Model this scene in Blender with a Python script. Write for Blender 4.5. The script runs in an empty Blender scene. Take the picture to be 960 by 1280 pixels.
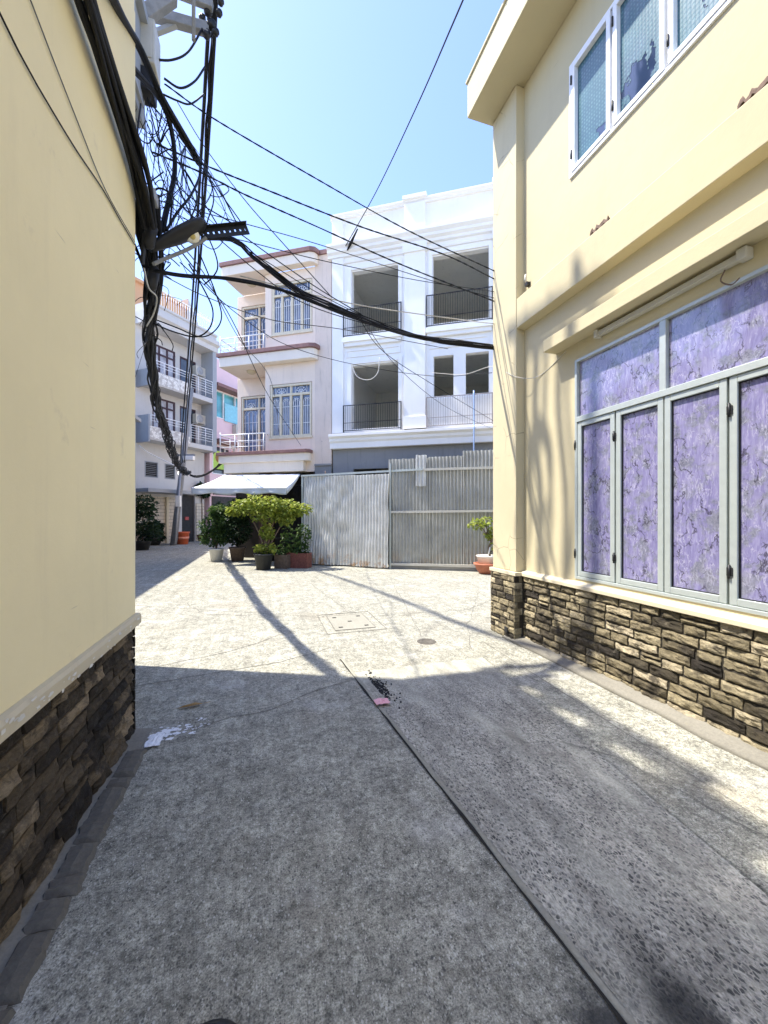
import bpy, math, random
from mathutils import Vector, noise as mnoise

R = math.radians
sc = bpy.context.scene
COL = sc.collection
random.seed(7)

# ------------------------------------------------------------------ frames
# W: world (x to the side, y away from the lens).  A: the alley (v across, u along).
# F: the row of houses across the junction (a along, b into the houses).
# G: the houses on the far street (e along, f into the houses).
FR = {'W': ((0, 0), 0.0), 'A': ((0, 0), R(17)), 'F': ((-1.75, 13.2), R(-14.5)), 'G': ((-13.0, 22.0), R(66.3))}


def tow(fr, p):
    (ox, oy), t = FR[fr]
    c, s = math.cos(t), math.sin(t)
    return Vector((ox + c * p[0] - s * p[1], oy + s * p[0] + c * p[1], p[2]))


def tof(fr, p):
    (ox, oy), t = FR[fr]
    c, s = math.cos(t), math.sin(t)
    x, y = p[0] - ox, p[1] - oy
    return Vector((c * x + s * y, -s * x + c * y, p[2]))


EYE, FOC = 1.6, 490.0


def at(px, py, Y):
    """A surveyed point: its bearing in the photograph and its real distance."""
    return Vector(((px - 480) / FOC * Y, Y, EYE + (645 - py) / FOC * Y))


# ------------------------------------------------------------------ objects
OFF = {}


def tag(o, label=None, cat=None, group=None, kind=None):
    if label: o['label'] = label
    if cat: o['category'] = cat
    if group: o['group'] = group
    if kind: o['kind'] = kind
    return o


def thing(name, label, cat, fr='W', base=(0, 0, 0), group=None):
    o = bpy.data.objects.new(name, None)
    o.empty_display_size = .2
    COL.objects.link(o)
    o.location = tow(fr, base)
    o.rotation_euler = (0, 0, FR[fr][1])
    OFF[o.name] = Vector(base)
    return tag(o, label, cat, group)


class MB:
    def __init__(self):
        self.v, self.f, self.sm, self.tone = [], [], [], {}

    def vert(self, p):
        self.v.append(Vector(p)); return len(self.v) - 1

    def face(self, idx, smooth=False):
        self.f.append(tuple(idx)); self.sm.append(smooth)

    def poly(self, pts, smooth=False):
        self.face([self.vert(p) for p in pts], smooth)

    def box(self, x0, x1, y0, y1, z0, z1):
        if x0 > x1: x0, x1 = x1, x0
        if y0 > y1: y0, y1 = y1, y0
        if z0 > z1: z0, z1 = z1, z0
        i = [self.vert(p) for p in ((x0, y0, z0), (x1, y0, z0), (x1, y1, z0), (x0, y1, z0), (x0, y0, z1), (x1, y0, z1), (x1, y1, z1), (x0, y1, z1))]
        for q in ((3, 2, 1, 0), (4, 5, 6, 7), (0, 1, 5, 4), (1, 2, 6, 5), (2, 3, 7, 6), (3, 0, 4, 7)):
            self.face([i[k] for k in q])
        return self

    def prism(self, poly, z0, z1):
        n = len(poly)
        a = [self.vert((x, y, z0)) for x, y in poly]
        b = [self.vert((x, y, z1)) for x, y in poly]
        self.face(a[::-1]); self.face(b)
        for k in range(n):
            self.face((a[k], a[(k + 1) % n], b[(k + 1) % n], b[k]))
        return self

    def sweep(self, prof, d0, d1, fn):
        """profile points (p,q) swept from d0 to d1; fn(d,p,q) -> xyz"""
        n = len(prof)
        a = [self.vert(fn(d0, *p)) for p in prof]
        b = [self.vert(fn(d1, *p)) for p in prof]
        self.face(a[::-1]); self.face(b)
        for k in range(n):
            self.face((a[k], a[(k + 1) % n], b[(k + 1) % n], b[k]))
        return self

    def bar(self, p, q, w, h=None, up=(0, 0, 1)):
        p, q = Vector(p), Vector(q)
        h = h or w
        d = (q - p).normalized()
        u = Vector(up)
        if abs(d.dot(u)) > .95: u = Vector((1, 0, 0))
        s = d.cross(u).normalized(); t = s.cross(d)
        i = []
        for c in (p, q):
            for a, b in ((-1, -1), (1, -1), (1, 1), (-1, 1)):
                i.append(self.vert(c + s * (a * w / 2) + t * (b * h / 2)))
        for k in ((3, 2, 1, 0), (4, 5, 6, 7), (0, 1, 5, 4), (1, 2, 6, 5), (2, 3, 7, 6), (3, 0, 4, 7)):
            self.face([i[j] for j in k])
        return self

    def tube(self, pts, r, n=6, cap=True):
        pts = [Vector(p) for p in pts]
        rings = []
        prev = None
        for k, p in enumerate(pts):
            d = (pts[min(k + 1, len(pts) - 1)] - pts[max(k - 1, 0)])
            if d.length < 1e-9: d = Vector((0, 0, 1))
            d.normalize()
            if prev is None:
                u = Vector((0, 0, 1)) if abs(d.z) < .9 else Vector((1, 0, 0))
                s = d.cross(u).normalized()
            else:
                s = (prev - d * prev.dot(d))
                s = s.normalized() if s.length > 1e-6 else d.cross(Vector((0, 0, 1))).normalized()
            prev = s
            t = d.cross(s)
            rr = r[k] if isinstance(r, (list, tuple)) else r
            rings.append([self.vert(p + (s * math.cos(2 * math.pi * j / n) + t * math.sin(2 * math.pi * j / n)) * rr) for j in range(n)])
        for a, b in zip(rings, rings[1:]):
            for j in range(n):
                self.face((a[j], a[(j + 1) % n], b[(j + 1) % n], b[j]), True)
        if cap:
            self.face(rings[0][::-1]); self.face(rings[-1])
        return self

    def lathe(self, c, prof, n=20, axis=(0, 0, 1), sx=1.0):
        c = Vector(c); ax = Vector(axis).normalized()
        u = Vector((1, 0, 0)) if abs(ax.x) < .9 else Vector((0, 1, 0))
        s = ax.cross(u).normalized(); t = ax.cross(s)
        rings = []
        for r, h in prof:
            if r < 1e-6:
                rings.append([self.vert(c + ax * h)])
            else:
                rings.append([self.vert(c + ax * h + (s * math.cos(2 * math.pi * j / n) * sx + t * math.sin(2 * math.pi * j / n)) * r) for j in range(n)])
        for a, b in zip(rings, rings[1:]):
            for j in range(n):
                if len(a) == 1 and len(b) == 1: continue
                if len(a) == 1: self.face((a[0], b[(j + 1) % n], b[j]), True)
                elif len(b) == 1: self.face((a[j], a[(j + 1) % n], b[0]), True)
                else: self.face((a[j], a[(j + 1) % n], b[(j + 1) % n], b[j]), True)
        return self

    def build(self, name, m, parent=None, fr='W', base=(0, 0, 0), bevel=0, weld=False, fix=True, auto=None):
        off = Vector(base)
        if parent is not None:
            r = parent
            while r.parent: r = r.parent
            off = OFF[r.name]
        me = bpy.data.meshes.new(name)
        me.from_pydata([p - off for p in self.v], [], self.f)
        me.polygons.foreach_set('use_smooth', self.sm)
        if self.tone:
            at_ = me.color_attributes.new('tone', 'FLOAT_COLOR', 'POINT')
            buf = []
            for i in range(len(self.v)):
                t = self.tone.get(i, (0.5, .5, .5)); buf += [t[0], t[1], t[2], 1.0]
            at_.data.foreach_set('color', buf)
        if weld or fix:
            import bmesh
            bm = bmesh.new(); bm.from_mesh(me)
            if weld: bmesh.ops.remove_doubles(bm, verts=bm.verts, dist=1e-4)
            if fix: bmesh.ops.recalc_face_normals(bm, faces=bm.faces)
            bm.to_mesh(me); bm.free()
        if isinstance(m, (list, tuple)):
            for q in m: me.materials.append(q)
        else:
            me.materials.append(m)
        o = bpy.data.objects.new(name, me)
        COL.objects.link(o)
        if parent is not None:
            o.parent = parent
        else:
            o.location = tow(fr, base); o.rotation_euler = (0, 0, FR[fr][1])
        if bevel:
            b = o.modifiers.new('bevel', 'BEVEL'); b.width = bevel; b.segments = 2; b.limit_method = 'ANGLE'; b.angle_limit = R(40)
        return o


def wallgrid(mb, fn, s0, s1, z0, z1, holes, d0, d1, cell=None):
    """a wall slab with rectangular holes (s0,s1,z0,z1); fn(s,z,d) -> xyz. Only outside faces."""
    ss = sorted({s0, s1, *[h[0] for h in holes if s0 < h[0] < s1], *[h[1] for h in holes if s0 < h[1] < s1]})
    zs = sorted({z0, z1, *[h[2] for h in holes if z0 < h[2] < z1], *[h[3] for h in holes if z0 < h[3] < z1]})

    def solid(i, j):
        if i < 0 or j < 0 or i >= len(ss) - 1 or j >= len(zs) - 1: return False
        cs, cz = (ss[i] + ss[i + 1]) / 2, (zs[j] + zs[j + 1]) / 2
        return not any(h[0] < cs < h[1] and h[2] < cz < h[3] for h in holes)
    for i in range(len(ss) - 1):
        for j in range(len(zs) - 1):
            if not solid(i, j): continue
            a, b, c, d = ss[i], ss[i + 1], zs[j], zs[j + 1]
            mb.poly([fn(a, c, d0), fn(b, c, d0), fn(b, d, d0), fn(a, d, d0)])
            mb.poly([fn(a, c, d1), fn(a, d, d1), fn(b, d, d1), fn(b, c, d1)])
            if not solid(i - 1, j): mb.poly([fn(a, c, d0), fn(a, d, d0), fn(a, d, d1), fn(a, c, d1)])
            if not solid(i + 1, j): mb.poly([fn(b, c, d0), fn(b, c, d1), fn(b, d, d1), fn(b, d, d0)])
            if not solid(i, j - 1): mb.poly([fn(a, c, d0), fn(a, c, d1), fn(b, c, d1), fn(b, c, d0)])
            if not solid(i, j + 1): mb.poly([fn(a, d, d0), fn(b, d, d0), fn(b, d, d1), fn(a, d, d1)])
    return mb


# ------------------------------------------------------------------ materials
class NT:
    def __init__(self, name):
        self.m = bpy.data.materials.new(name); self.m.use_nodes = True
        self.t = self.m.node_tree
        self.b = self.t.nodes['Principled BSDF']
        self.tc = None

    def n(self, typ, **kw):
        x = self.t.nodes.new(typ)
        for k, v in kw.items():
            if k.startswith('i_'):
                key = k[2:]
                key = int(key) if key.isdigit() else key.replace('_', ' ')
                x.inputs[key].default_value = v
            else: setattr(x, k, v)
        return x

    def l(self, a, b): self.t.links.new(a, b)

    def co(self, scale=(1, 1, 1), rot=(0, 0, 0), world=False):
        if self.tc is None: self.tc = self.n('ShaderNodeTexCoord')
        mp = self.n('ShaderNodeMapping')
        mp.inputs['Scale'].default_value = scale; mp.inputs['Rotation'].default_value = rot
        self.l(self.tc.outputs['Object'], mp.inputs['Vector'])
        return mp.outputs['Vector']

    def noise(self, co, scale, detail=4, rough=.6, dist=0):
        x = self.n('ShaderNodeTexNoise'); x.inputs['Scale'].default_value = scale
        x.inputs['Detail'].default_value = detail; x.inputs['Roughness'].default_value = rough; x.inputs['Distortion'].default_value = dist
        self.l(co, x.inputs['Vector']); return x.outputs['Fac']

    def vor(self, co, scale, feature='F1', rand=1.0, out='Distance'):
        x = self.n('ShaderNodeTexVoronoi', feature=feature); x.inputs['Scale'].default_value = scale; x.inputs['Randomness'].default_value = rand
        self.l(co, x.inputs['Vector']); return x.outputs[out]

    def ramp(self, fac, stops, interp='LINEAR'):
        x = self.n('ShaderNodeValToRGB'); cr = x.color_ramp; cr.interpolation = interp
        while len(cr.elements) < len(stops): cr.elements.new(.5)
        for e, (p, c) in zip(cr.elements, stops):
            e.position = p
            e.color = (c, c, c, 1) if isinstance(c, (int, float)) else (*c[:3], 1)
        self.l(fac, x.inputs['Fac']); return x.outputs['Color']

    def mix(self, fac, a, b, mode='MIX'):
        x = self.n('ShaderNodeMix', data_type='RGBA', blend_type=mode)
        for val, sock in ((fac, x.inputs[0]), (a, x.inputs[6]), (b, x.inputs[7])):
            if hasattr(val, 'is_linked'): self.l(val, sock)
            elif isinstance(val, (int, float)): sock.default_value = val if sock.type == 'VALUE' else (val, val, val, 1)
            else: sock.default_value = (*val[:3], 1)
        return x.outputs[2]

    def math(self, op, a, b=0.0, clamp=False):
        x = self.n('ShaderNodeMath', operation=op, use_clamp=clamp)
        for val, sock in ((a, x.inputs[0]), (b, x.inputs[1])):
            if hasattr(val, 'is_linked'): self.l(val, sock)
            else: sock.default_value = val
        return x.outputs[0]

    def sep(self, co):
        x = self.n('ShaderNodeSeparateXYZ'); self.l(co, x.inputs[0]); return x.outputs

    def attr(self, name):
        x = self.n('ShaderNodeAttribute', attribute_name=name); return x

    def bump(self, h, strength=.3, dist=.01, chain=None):
        x = self.n('ShaderNodeBump'); x.inputs['Strength'].default_value = strength; x.inputs['Distance'].default_value = dist
        self.l(h, x.inputs['Height'])
        if chain is not None: self.l(chain, x.inputs['Normal'])
        return x.outputs['Normal']

    def done(self, col=None, rough=.7, normal=None, metal=0, spec=.4, coat=0, coatr=.05):
        b = self.b
        if col is not None:
            if hasattr(col, 'is_linked'): self.l(col, b.inputs['Base Color'])
            else: b.inputs['Base Color'].default_value = (*col[:3], 1)
        if hasattr(rough, 'is_linked'): self.l(rough, b.inputs['Roughness'])
        else: b.inputs['Roughness'].default_value = rough
        if normal is not None: self.l(normal, b.inputs['Normal'])
        b.inputs['Metallic'].default_value = metal
        b.inputs['Specular IOR Level'].default_value = spec
        b.inputs['Coat Weight'].default_value = coat; b.inputs['Coat Roughness'].default_value = coatr
        return self.m


def plain(name, col, rough=.6, metal=0, var=.15, scale=6, bump=0.0, bscale=40, spec=.4, coat=0):
    m = NT(name); c = m.co()
    n1 = m.noise(c, scale, 5, .65)
    d = tuple(x * (1 - var) for x in col); e = tuple(min(1, x * (1 + var)) for x in col)
    colr = m.ramp(n1, [(.25, d), (.75, e)])
    nrm = m.bump(m.noise(c, bscale, 4), bump, .01) if bump else None
    return m.done(colr, rough, nrm, metal, spec, coat)


def plaster(name, col, stain=(.45, .38, .26), amount=.5, streak=.35, rough=.8, scale=1.0, cracks=0, scuffs=0):
    m = NT(name); c = m.co()
    big = m.noise(c, .9 * scale, 5, .6)
    base = m.ramp(big, [(.3, tuple(x * .93 for x in col)), (.7, tuple(min(1, x * 1.04) for x in col))])
    st = m.noise(m.co((5, 5, .45)), 1.3 * scale, 5, .65)
    f1 = m.ramp(st, [(.55, 0.0), (.8, streak)])
    base = m.mix(f1, base, stain)
    blot = m.noise(c, 3.2 * scale, 8, .7)
    f2 = m.ramp(blot, [(.63, 0.0), (.72, amount)])
    base = m.mix(f2, base, stain)
    if cracks:
        w_ = m.n('ShaderNodeVectorMath', operation='MULTIPLY_ADD'); nz_ = m.n('ShaderNodeTexNoise'); nz_.inputs['Scale'].default_value = 3; m.l(c, nz_.inputs['Vector'])
        m.l(nz_.outputs['Color'], w_.inputs[0]); w_.inputs[1].default_value = (.16, .16, .16); m.l(m.co((1, 1, .8)), w_.inputs[2])
        e_ = m.vor(w_.outputs[0], 2.6, 'DISTANCE_TO_EDGE')
        f3 = m.math('MULTIPLY', m.ramp(e_, [(0, cracks), (.012, 0.0)]), m.ramp(m.noise(c, 1.7, 3), [(.46, 0.0), (.54, 1.0)]))
        base = m.mix(f3, base, (.16, .13, .10))
    if scuffs:
        for rot_, sc_ in ((R(28), (1, 2.2, 26)), (R(-62), (1, 2.0, 30))):
            k_ = m.noise(m.co(sc_, (rot_, 0, 0)), 1.0, 2, .5)
            f3 = m.math('MULTIPLY', m.ramp(k_, [(.745, 0.0), (.78, scuffs)]), m.ramp(m.noise(c, 2.4, 2), [(.5, 0.0), (.58, 1.0)]))
            base = m.mix(f3, base, (.30, .25, .18))
    fine = m.noise(c, 160, 3, .6)
    mid = m.noise(c, 9, 4, .6)
    nb = m.bump(mid, .12, .02)
    nb = m.bump(fine, .12, .004, nb)
    return m.done(base, rough, nb, spec=.3)


M = {}
M['cream'] = plaster('cream_plaster', (.56, .49, .315), (.44, .375, .26), .3, .25, scuffs=.35)
M['cream_cracked'] = plaster('cream_plaster_cracked', (.57, .50, .325), (.40, .335, .25), .35, .3, cracks=.75)
M['cream_old'] = plaster('cream_plaster_scuffed', (.90, .79, .49), (.58, .49, .34), .35, .16, scuffs=.75)
M['cream_trim'] = plaster('cream_trim', (.62, .545, .385), (.42, .36, .28), .35, .3)
M['pink'] = plaster('pink_plaster', (.82, .685, .56), (.50, .42, .35), .35, .4)
M['pink_worn'] = plaster('pink_plaster_worn', (.72, .60, .50), (.36, .30, .25), .8, .7, scale=1.8)
M['pink_pale'] = plaster('pink_pale', (.82, .73, .61), (.53, .46, .39), .3, .35)
M['maroon'] = plain('maroon_edge', (.24, .13, .115), .7, var=.25, bump=.2)
M['white_wall'] = plaster('white_plaster', (.87, .855, .825), (.66, .65, .62), .25, .25)
M['cement'] = plaster('raw_cement', (.27, .27, .265), (.15, .15, .15), .6, .6, scale=1.6)
M['room'] = plaster('room_plaster', (.88, .85, .76), (.3, .3, .27), .4, .3)
M['grey_house'] = plaster('grey_plaster', (.55, .54, .52), (.33, .32, .31), .35, .4)
M['bluegrey'] = plaster('bluegrey_plaster', (.34, .36, .38), (.22, .23, .24), .35, .4)
M['far_pink'] = plaster('far_pink_plaster', (.82, .60, .62), (.6, .45, .45), .3, .3)
M['orange'] = plaster('orange_plaster', (.62, .36, .20), (.45, .3, .2), .3, .3)
M['white_paint'] = plain('white_paint', (.82, .83, .84), .35, var=.05, scale=9)
M['white_metal'] = plain('white_metal', (.80, .80, .79), .4, var=.08, scale=12)
M['beige_frame'] = plain('beige_frame', (.68, .59, .42), .5, var=.12, scale=10)
M['alu'] = plain('aluminium_frame', (.49, .53, .50), .38, .35, var=.07, scale=14)
M['black_metal'] = plain('black_metal', (.014, .014, .015), .5, 0, var=.3)
M['rail_brown'] = plain('brown_rail', (.34, .29, .26), .5, .2, var=.3)
M['cable'] = plain('cable_black', (.008, .008, .009), .6, var=.4, scale=30, spec=.3)
M['cable_grey'] = plain('cable_grey', (.10, .10, .105), .6, var=.4, scale=30)
M['cable_pale'] = plain('cable_pale', (.55, .53, .48), .6, var=.2, scale=20)
M['rust'] = plain('rusty_iron', (.20, .14, .11), .8, .3, var=.5, scale=25, bump=.3)
M['dark_wood'] = plain('dark_brown_frame', (.06, .028, .035), .45, var=.3)
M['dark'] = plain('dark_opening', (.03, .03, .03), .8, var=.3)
M['stone_mortar'] = plain('stone_mortar', (.06, .052, .04), .95, var=.3, scale=20, bump=.4)
M['grey_plastic'] = plain('grey_plastic', (.36, .37, .38), .5, var=.1)
M['cream_box'] = plain('cream_box_metal', (.52, .50, .43), .5, var=.12, scale=5)
M['concrete_beam'] = plain('concrete_beam', (.25, .25, .245), .85, var=.2, scale=12, bump=.3)
M['terracotta'] = plain('terracotta', (.42, .15, .085), .75, var=.2, scale=14, bump=.2)
M['black_pot'] = plain('black_pot', (.035, .036, .034), .55, var=.3, scale=14)
M['white_pot'] = plain('white_pot', (.74, .72, .66), .5, var=.1, scale=9)
M['red_planter'] = plain('red_planter', (.16, .055, .04), .7, var=.5, scale=18, bump=.3)
M['brown_planter'] = plain('brown_planter', (.12, .085, .06), .8, var=.4, scale=16, bump=.3)
M['soil'] = plain('soil', (.05, .035, .025), .95, var=.4, scale=40, bump=.5)
M['bark'] = plain('bark', (.14, .10, .07), .9, var=.35, scale=30, bump=.5)
M['orange_bin'] = plain('orange_bin', (.60, .13, .05), .5, var=.15)
M['pink_paper'] = plain('pink_litter', (.80, .42, .46), .6, var=.2, scale=60)
M['white_litter'] = plain('white_litter', (.78, .79, .80), .5, var=.15, scale=60)
M['dry_leaf'] = plain('dry_leaf', (.32, .20, .07), .7, var=.3, scale=80)
M['teal_sheet'] = plain('teal_sheet', (.08, .34, .34), .45, var=.2)
M['shutter_tile'] = None


def glass(name, col, rough=.08, var=.3, scale=1.5):
    m = NT(name); c = m.co()
    n1 = m.noise(c, scale, 3, .5)
    colr = m.ramp(n1, [(.3, tuple(x * (1 - var) for x in col)), (.7, tuple(min(1, x * (1 + var)) for x in col))])
    nb = m.bump(m.noise(c, 2.2, 2), .04, .02)
    return m.done(colr, rough, nb, 0, .6, .4, .03)


M['glass_dark'] = glass('window_glass_dark', (.05, .06, .075))
M['glass_blue'] = glass('window_glass_blue', (.10, .13, .20), .1, .5, 2.5)
M['glass_teal'] = glass('window_glass_teal', (.10, .36, .40))
M['glass_navy'] = glass('window_glass_navy', (.03, .05, .10), .06, .2)


def ground_mat():
    m = NT('street_concrete'); c = m.co()
    big = m.noise(c, .35, 6, .6)
    mid = m.noise(c, 2.2, 6, .68)
    fine = m.noise(c, 38, 5, .75)
    grit = m.noise(c, 150, 3, .7)
    base = m.ramp(big, [(.25, (.302, .292, .236)), (.75, (.386, .374, .308))])
    base = m.mix(m.ramp(mid, [(.35, .5), (.62, 0.0)]), base, (.225, .218, .18))
    base = m.mix(m.ramp(mid, [(.58, 0.0), (.74, .45)]), base, (.47, .45, .385))
    base = m.mix(.9, base, m.ramp(fine, [(.30, .25), (.47, .9), (.70, 1.5)]), 'MULTIPLY')
    base = m.mix(.7, base, m.ramp(grit, [(.34, .3), (.62, 1.4)]), 'MULTIPLY')
    bl = m.noise(c, 7.5, 5, .7)
    base = m.mix(.8, base, m.ramp(bl, [(.3, .55), (.5, 1.0), (.7, 1.42)]), 'MULTIPLY')
    sc2 = m.noise(c, 1.7, 3, .55)
    base = m.mix(m.ramp(sc2, [(.58, 0.0), (.72, .55)]), base, m.mix(grit, (.36, .35, .31), (.62, .60, .55)))
    brown = m.noise(c, .9, 4, .6)
    base = m.mix(m.ramp(brown, [(.55, 0.0), (.75, .5)]), base, (.25, .21, .15))
    drag = m.noise(m.co((7, .35, 1), (0, 0, R(4))), 1.4, 5, .65)
    base = m.mix(.55, base, m.ramp(drag, [(.3, .72), (.5, 1.0), (.7, 1.25)]), 'MULTIPLY')
    for scl_, lo_, hi_ in ((70, .16, .88), (120, .14, .86)):
        cv = m.sep(m.vor(m.co((1.2, .85, 1)), scl_, 'F1', out='Color'))[0]; dv_ = m.vor(m.co((1.2, .85, 1)), scl_, 'F1')
        inn = m.ramp(dv_, [(.28, 1.0), (.42, 0.0)])
        base = m.mix(m.math('MULTIPLY', inn, m.ramp(cv, [(lo_, .75), (lo_ + .03, 0.0)])), base, (.085, .083, .075))
        base = m.mix(m.math('MULTIPLY', inn, m.ramp(cv, [(hi_, 0.0), (hi_ + .03, .7)])), base, (.56, .545, .48))
    lump = m.noise(m.co((1.2, .8, 1)), 19, 4, .7)
    base = m.mix(.6, base, m.ramp(lump, [(.30, .45), (.46, .95), (.68, 1.4)]), 'MULTIPLY')
    # worn pits, denser on the near slab
    pit = m.vor(m.co((1.3, .8, 1)), 40, 'F1')
    pm = m.noise(c, 2.4, 5, .7)
    pitf = m.math('MULTIPLY', m.ramp(pit, [(.15, 1.0), (.30, 0.0)]), m.ramp(pm, [(.48, 0.0), (.62, .85)]))
    base = m.mix(pitf, base, (.075, .074, .068))
    # oil drips near the lens
    x = m.sep(m.co())
    dx = m.math('SUBTRACT', x[0], 1.02); dy = m.math('SUBTRACT', x[1], .93)
    dd = m.math('SQRT', m.math('ADD', m.math('MULTIPLY', dx, m.math('MULTIPLY', dx, 6.0)), m.math('MULTIPLY', dy, m.math('MULTIPLY', dy, 2.0))))
    oil = m.ramp(m.math('ADD', dd, m.math('MULTIPLY', m.math('SUBTRACT', m.noise(c, 5, 5, .7), .5), .5)), [(.12, .88), (.36, 0.0)])
    base = m.mix(oil, base, (.035, .036, .036))
    h = m.math('ADD', m.math('MULTIPLY', fine, .6), m.math('MULTIPLY', grit, .4))
    h = m.math('SUBTRACT', h, m.math('MULTIPLY', pitf, .7))
    nb = m.bump(mid, .25, .03); nb = m.bump(h, .55, .008, nb)
    return m.done(base, .88, nb, spec=.25)


def aggregate_mat():
    m = NT('exposed_aggregate'); c = m.co((1.25, .8, 1.0), (0, 0, R(20)))
    w = m.n('ShaderNodeTexNoise'); w.inputs['Scale'].default_value = 30; m.l(c, w.inputs['Vector'])
    wob = m.n('ShaderNodeVectorMath', operation='MULTIPLY_ADD'); m.l(w.outputs['Color'], wob.inputs[0]); wob.inputs[1].default_value = (.02, .02, .02); m.l(c, wob.inputs[2])
    v1 = m.vor(wob.outputs[0], 66, 'F1'); cell = m.vor(wob.outputs[0], 62, 'F1', out='Color')
    ed = m.vor(wob.outputs[0], 62, 'DISTANCE_TO_EDGE')
    tone = m.sep(cell)[0]
    peb = m.ramp(tone, [(.0, (.075, .076, .07)), (.3, (.14, .138, .125)), (.55, (.245, .238, .205)), (.78, (.40, .385, .33)), (1, (.54, .515, .44))])
    mort = m.ramp(m.noise(c, 60, 4, .7), [(.3, (.29, .275, .225)), (.7, (.50, .475, .40))])
    f = m.ramp(ed, [(.06, 0.0), (.20, 1.0)])
    base = m.mix(f, mort, peb)
    # smoother worn skin where the mortar is still whole: long patches along the street
    worn = m.noise(m.co((2.6, .75, 1), (0, 0, R(6))), 1.15, 5, .62)
    x = m.sep(m.co())
    far = m.ramp(m.math('ADD', x[1], m.math('MULTIPLY', m.math('SUBTRACT', m.noise(c, 1.5, 4), .5), 1.2)), [(.0, 0.0), (1, 1.0)])
    fade = m.n('ShaderNodeMapRange'); fade.inputs['From Min'].default_value = 3.0; fade.inputs['From Max'].default_value = 3.9
    m.l(m.math('ADD', x[1], m.math('MULTIPLY', m.math('SUBTRACT', m.noise(c, 1.5, 4), .5), 1.0)), fade.inputs['Value'])
    wf = m.math('MAXIMUM', m.ramp(worn, [(.50, 0.0), (.64, .8)]), fade.outputs['Result'], True)
    skin = m.mix(m.noise(c, 45, 5, .75), (.245, .237, .19), (.46, .447, .37))
    base = m.mix(wf, base, skin)
    warm = m.noise(m.co((3, .6, 1), (0, 0, R(-5))), 1.3, 4, .6)
    base = m.mix(m.ramp(warm, [(.6, 0.0), (.75, .35)]), base, (.40, .365, .285))
    dx = m.math('SUBTRACT', x[0], 1.30); dy = m.math('SUBTRACT', x[1], .92)
    dd = m.math('SQRT', m.math('ADD', m.math('MULTIPLY', dx, m.math('MULTIPLY', dx, 5.0)), m.math('MULTIPLY', dy, m.math('MULTIPLY', dy, 2.6))))
    oil = m.ramp(m.math('ADD', dd, m.math('MULTIPLY', m.math('SUBTRACT', m.noise(c, 6, 5, .7), .5), .5)), [(.10, .9), (.36, 0.0)])
    base = m.mix(oil, base, (.03, .031, .031))
    base = m.mix(.8, base, m.ramp(m.noise(m.co((2.4, .8, 1)), 3.0, 5, .65), [(.3, .55), (.5, 1.0), (.7, 1.45)]), 'MULTIPLY')
    base = m.mix(.6, base, m.ramp(m.noise(c, 110, 3, .7), [(.3, .5), (.65, 1.35)]), 'MULTIPLY')
    h = m.math('MULTIPLY', m.ramp(ed, [(.0, 0.0), (.3, 1.0)]), m.math('SUBTRACT', 1.0, wf))
    nb = m.bump(m.noise(c, 120, 3, .7), .3, .004); nb = m.bump(h, .6, .006, nb)
    return m.done(base, .85, nb, spec=.3)


def strip_mat(name, a, b):
    m = NT(name); c = m.co()
    fine = m.noise(c, 60, 5, .75); mid = m.noise(m.co((2, .7, 1)), 2.5, 5, .65)
    base = m.mix(mid, a, b)
    base = m.mix(.5, base, m.ramp(fine, [(.3, .6), (.65, 1.2)]), 'MULTIPLY')
    nb = m.bump(mid, .3, .02); nb = m.bump(fine, .4, .006, nb)
    return m.done(base, .88, nb, spec=.25)


def stone_mat(name, ramp_):
    m = NT(name); c = m.co()
    a = m.attr('tone')
    s = m.sep(a.outputs['Vector'])
    base = m.ramp(s[0], ramp_)
    lay = m.noise(m.co((11, 11, 30)), 2.2, 8, .8, .6)
    base = m.mix(.8, base, m.ramp(lay, [(.30, .3), (.48, .9), (.66, 1.6)]), 'MULTIPLY')
    blot = m.noise(c, 5, 6, .7)
    base = m.mix(m.ramp(blot, [(.5, 0.0), (.62, .85)]), base, (.028, .021, .014))
    pale = m.noise(c, 7.5, 6, .75)
    base = m.mix(m.ramp(pale, [(.62, 0.0), (.72, .4)]), base, (.42, .36, .26))
    nb = m.bump(lay, 1.0, .02); nb = m.bump(m.noise(c, 70, 6, .75), .9, .008, nb)
    return m.done(base, .72, nb, spec=.35)


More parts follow.
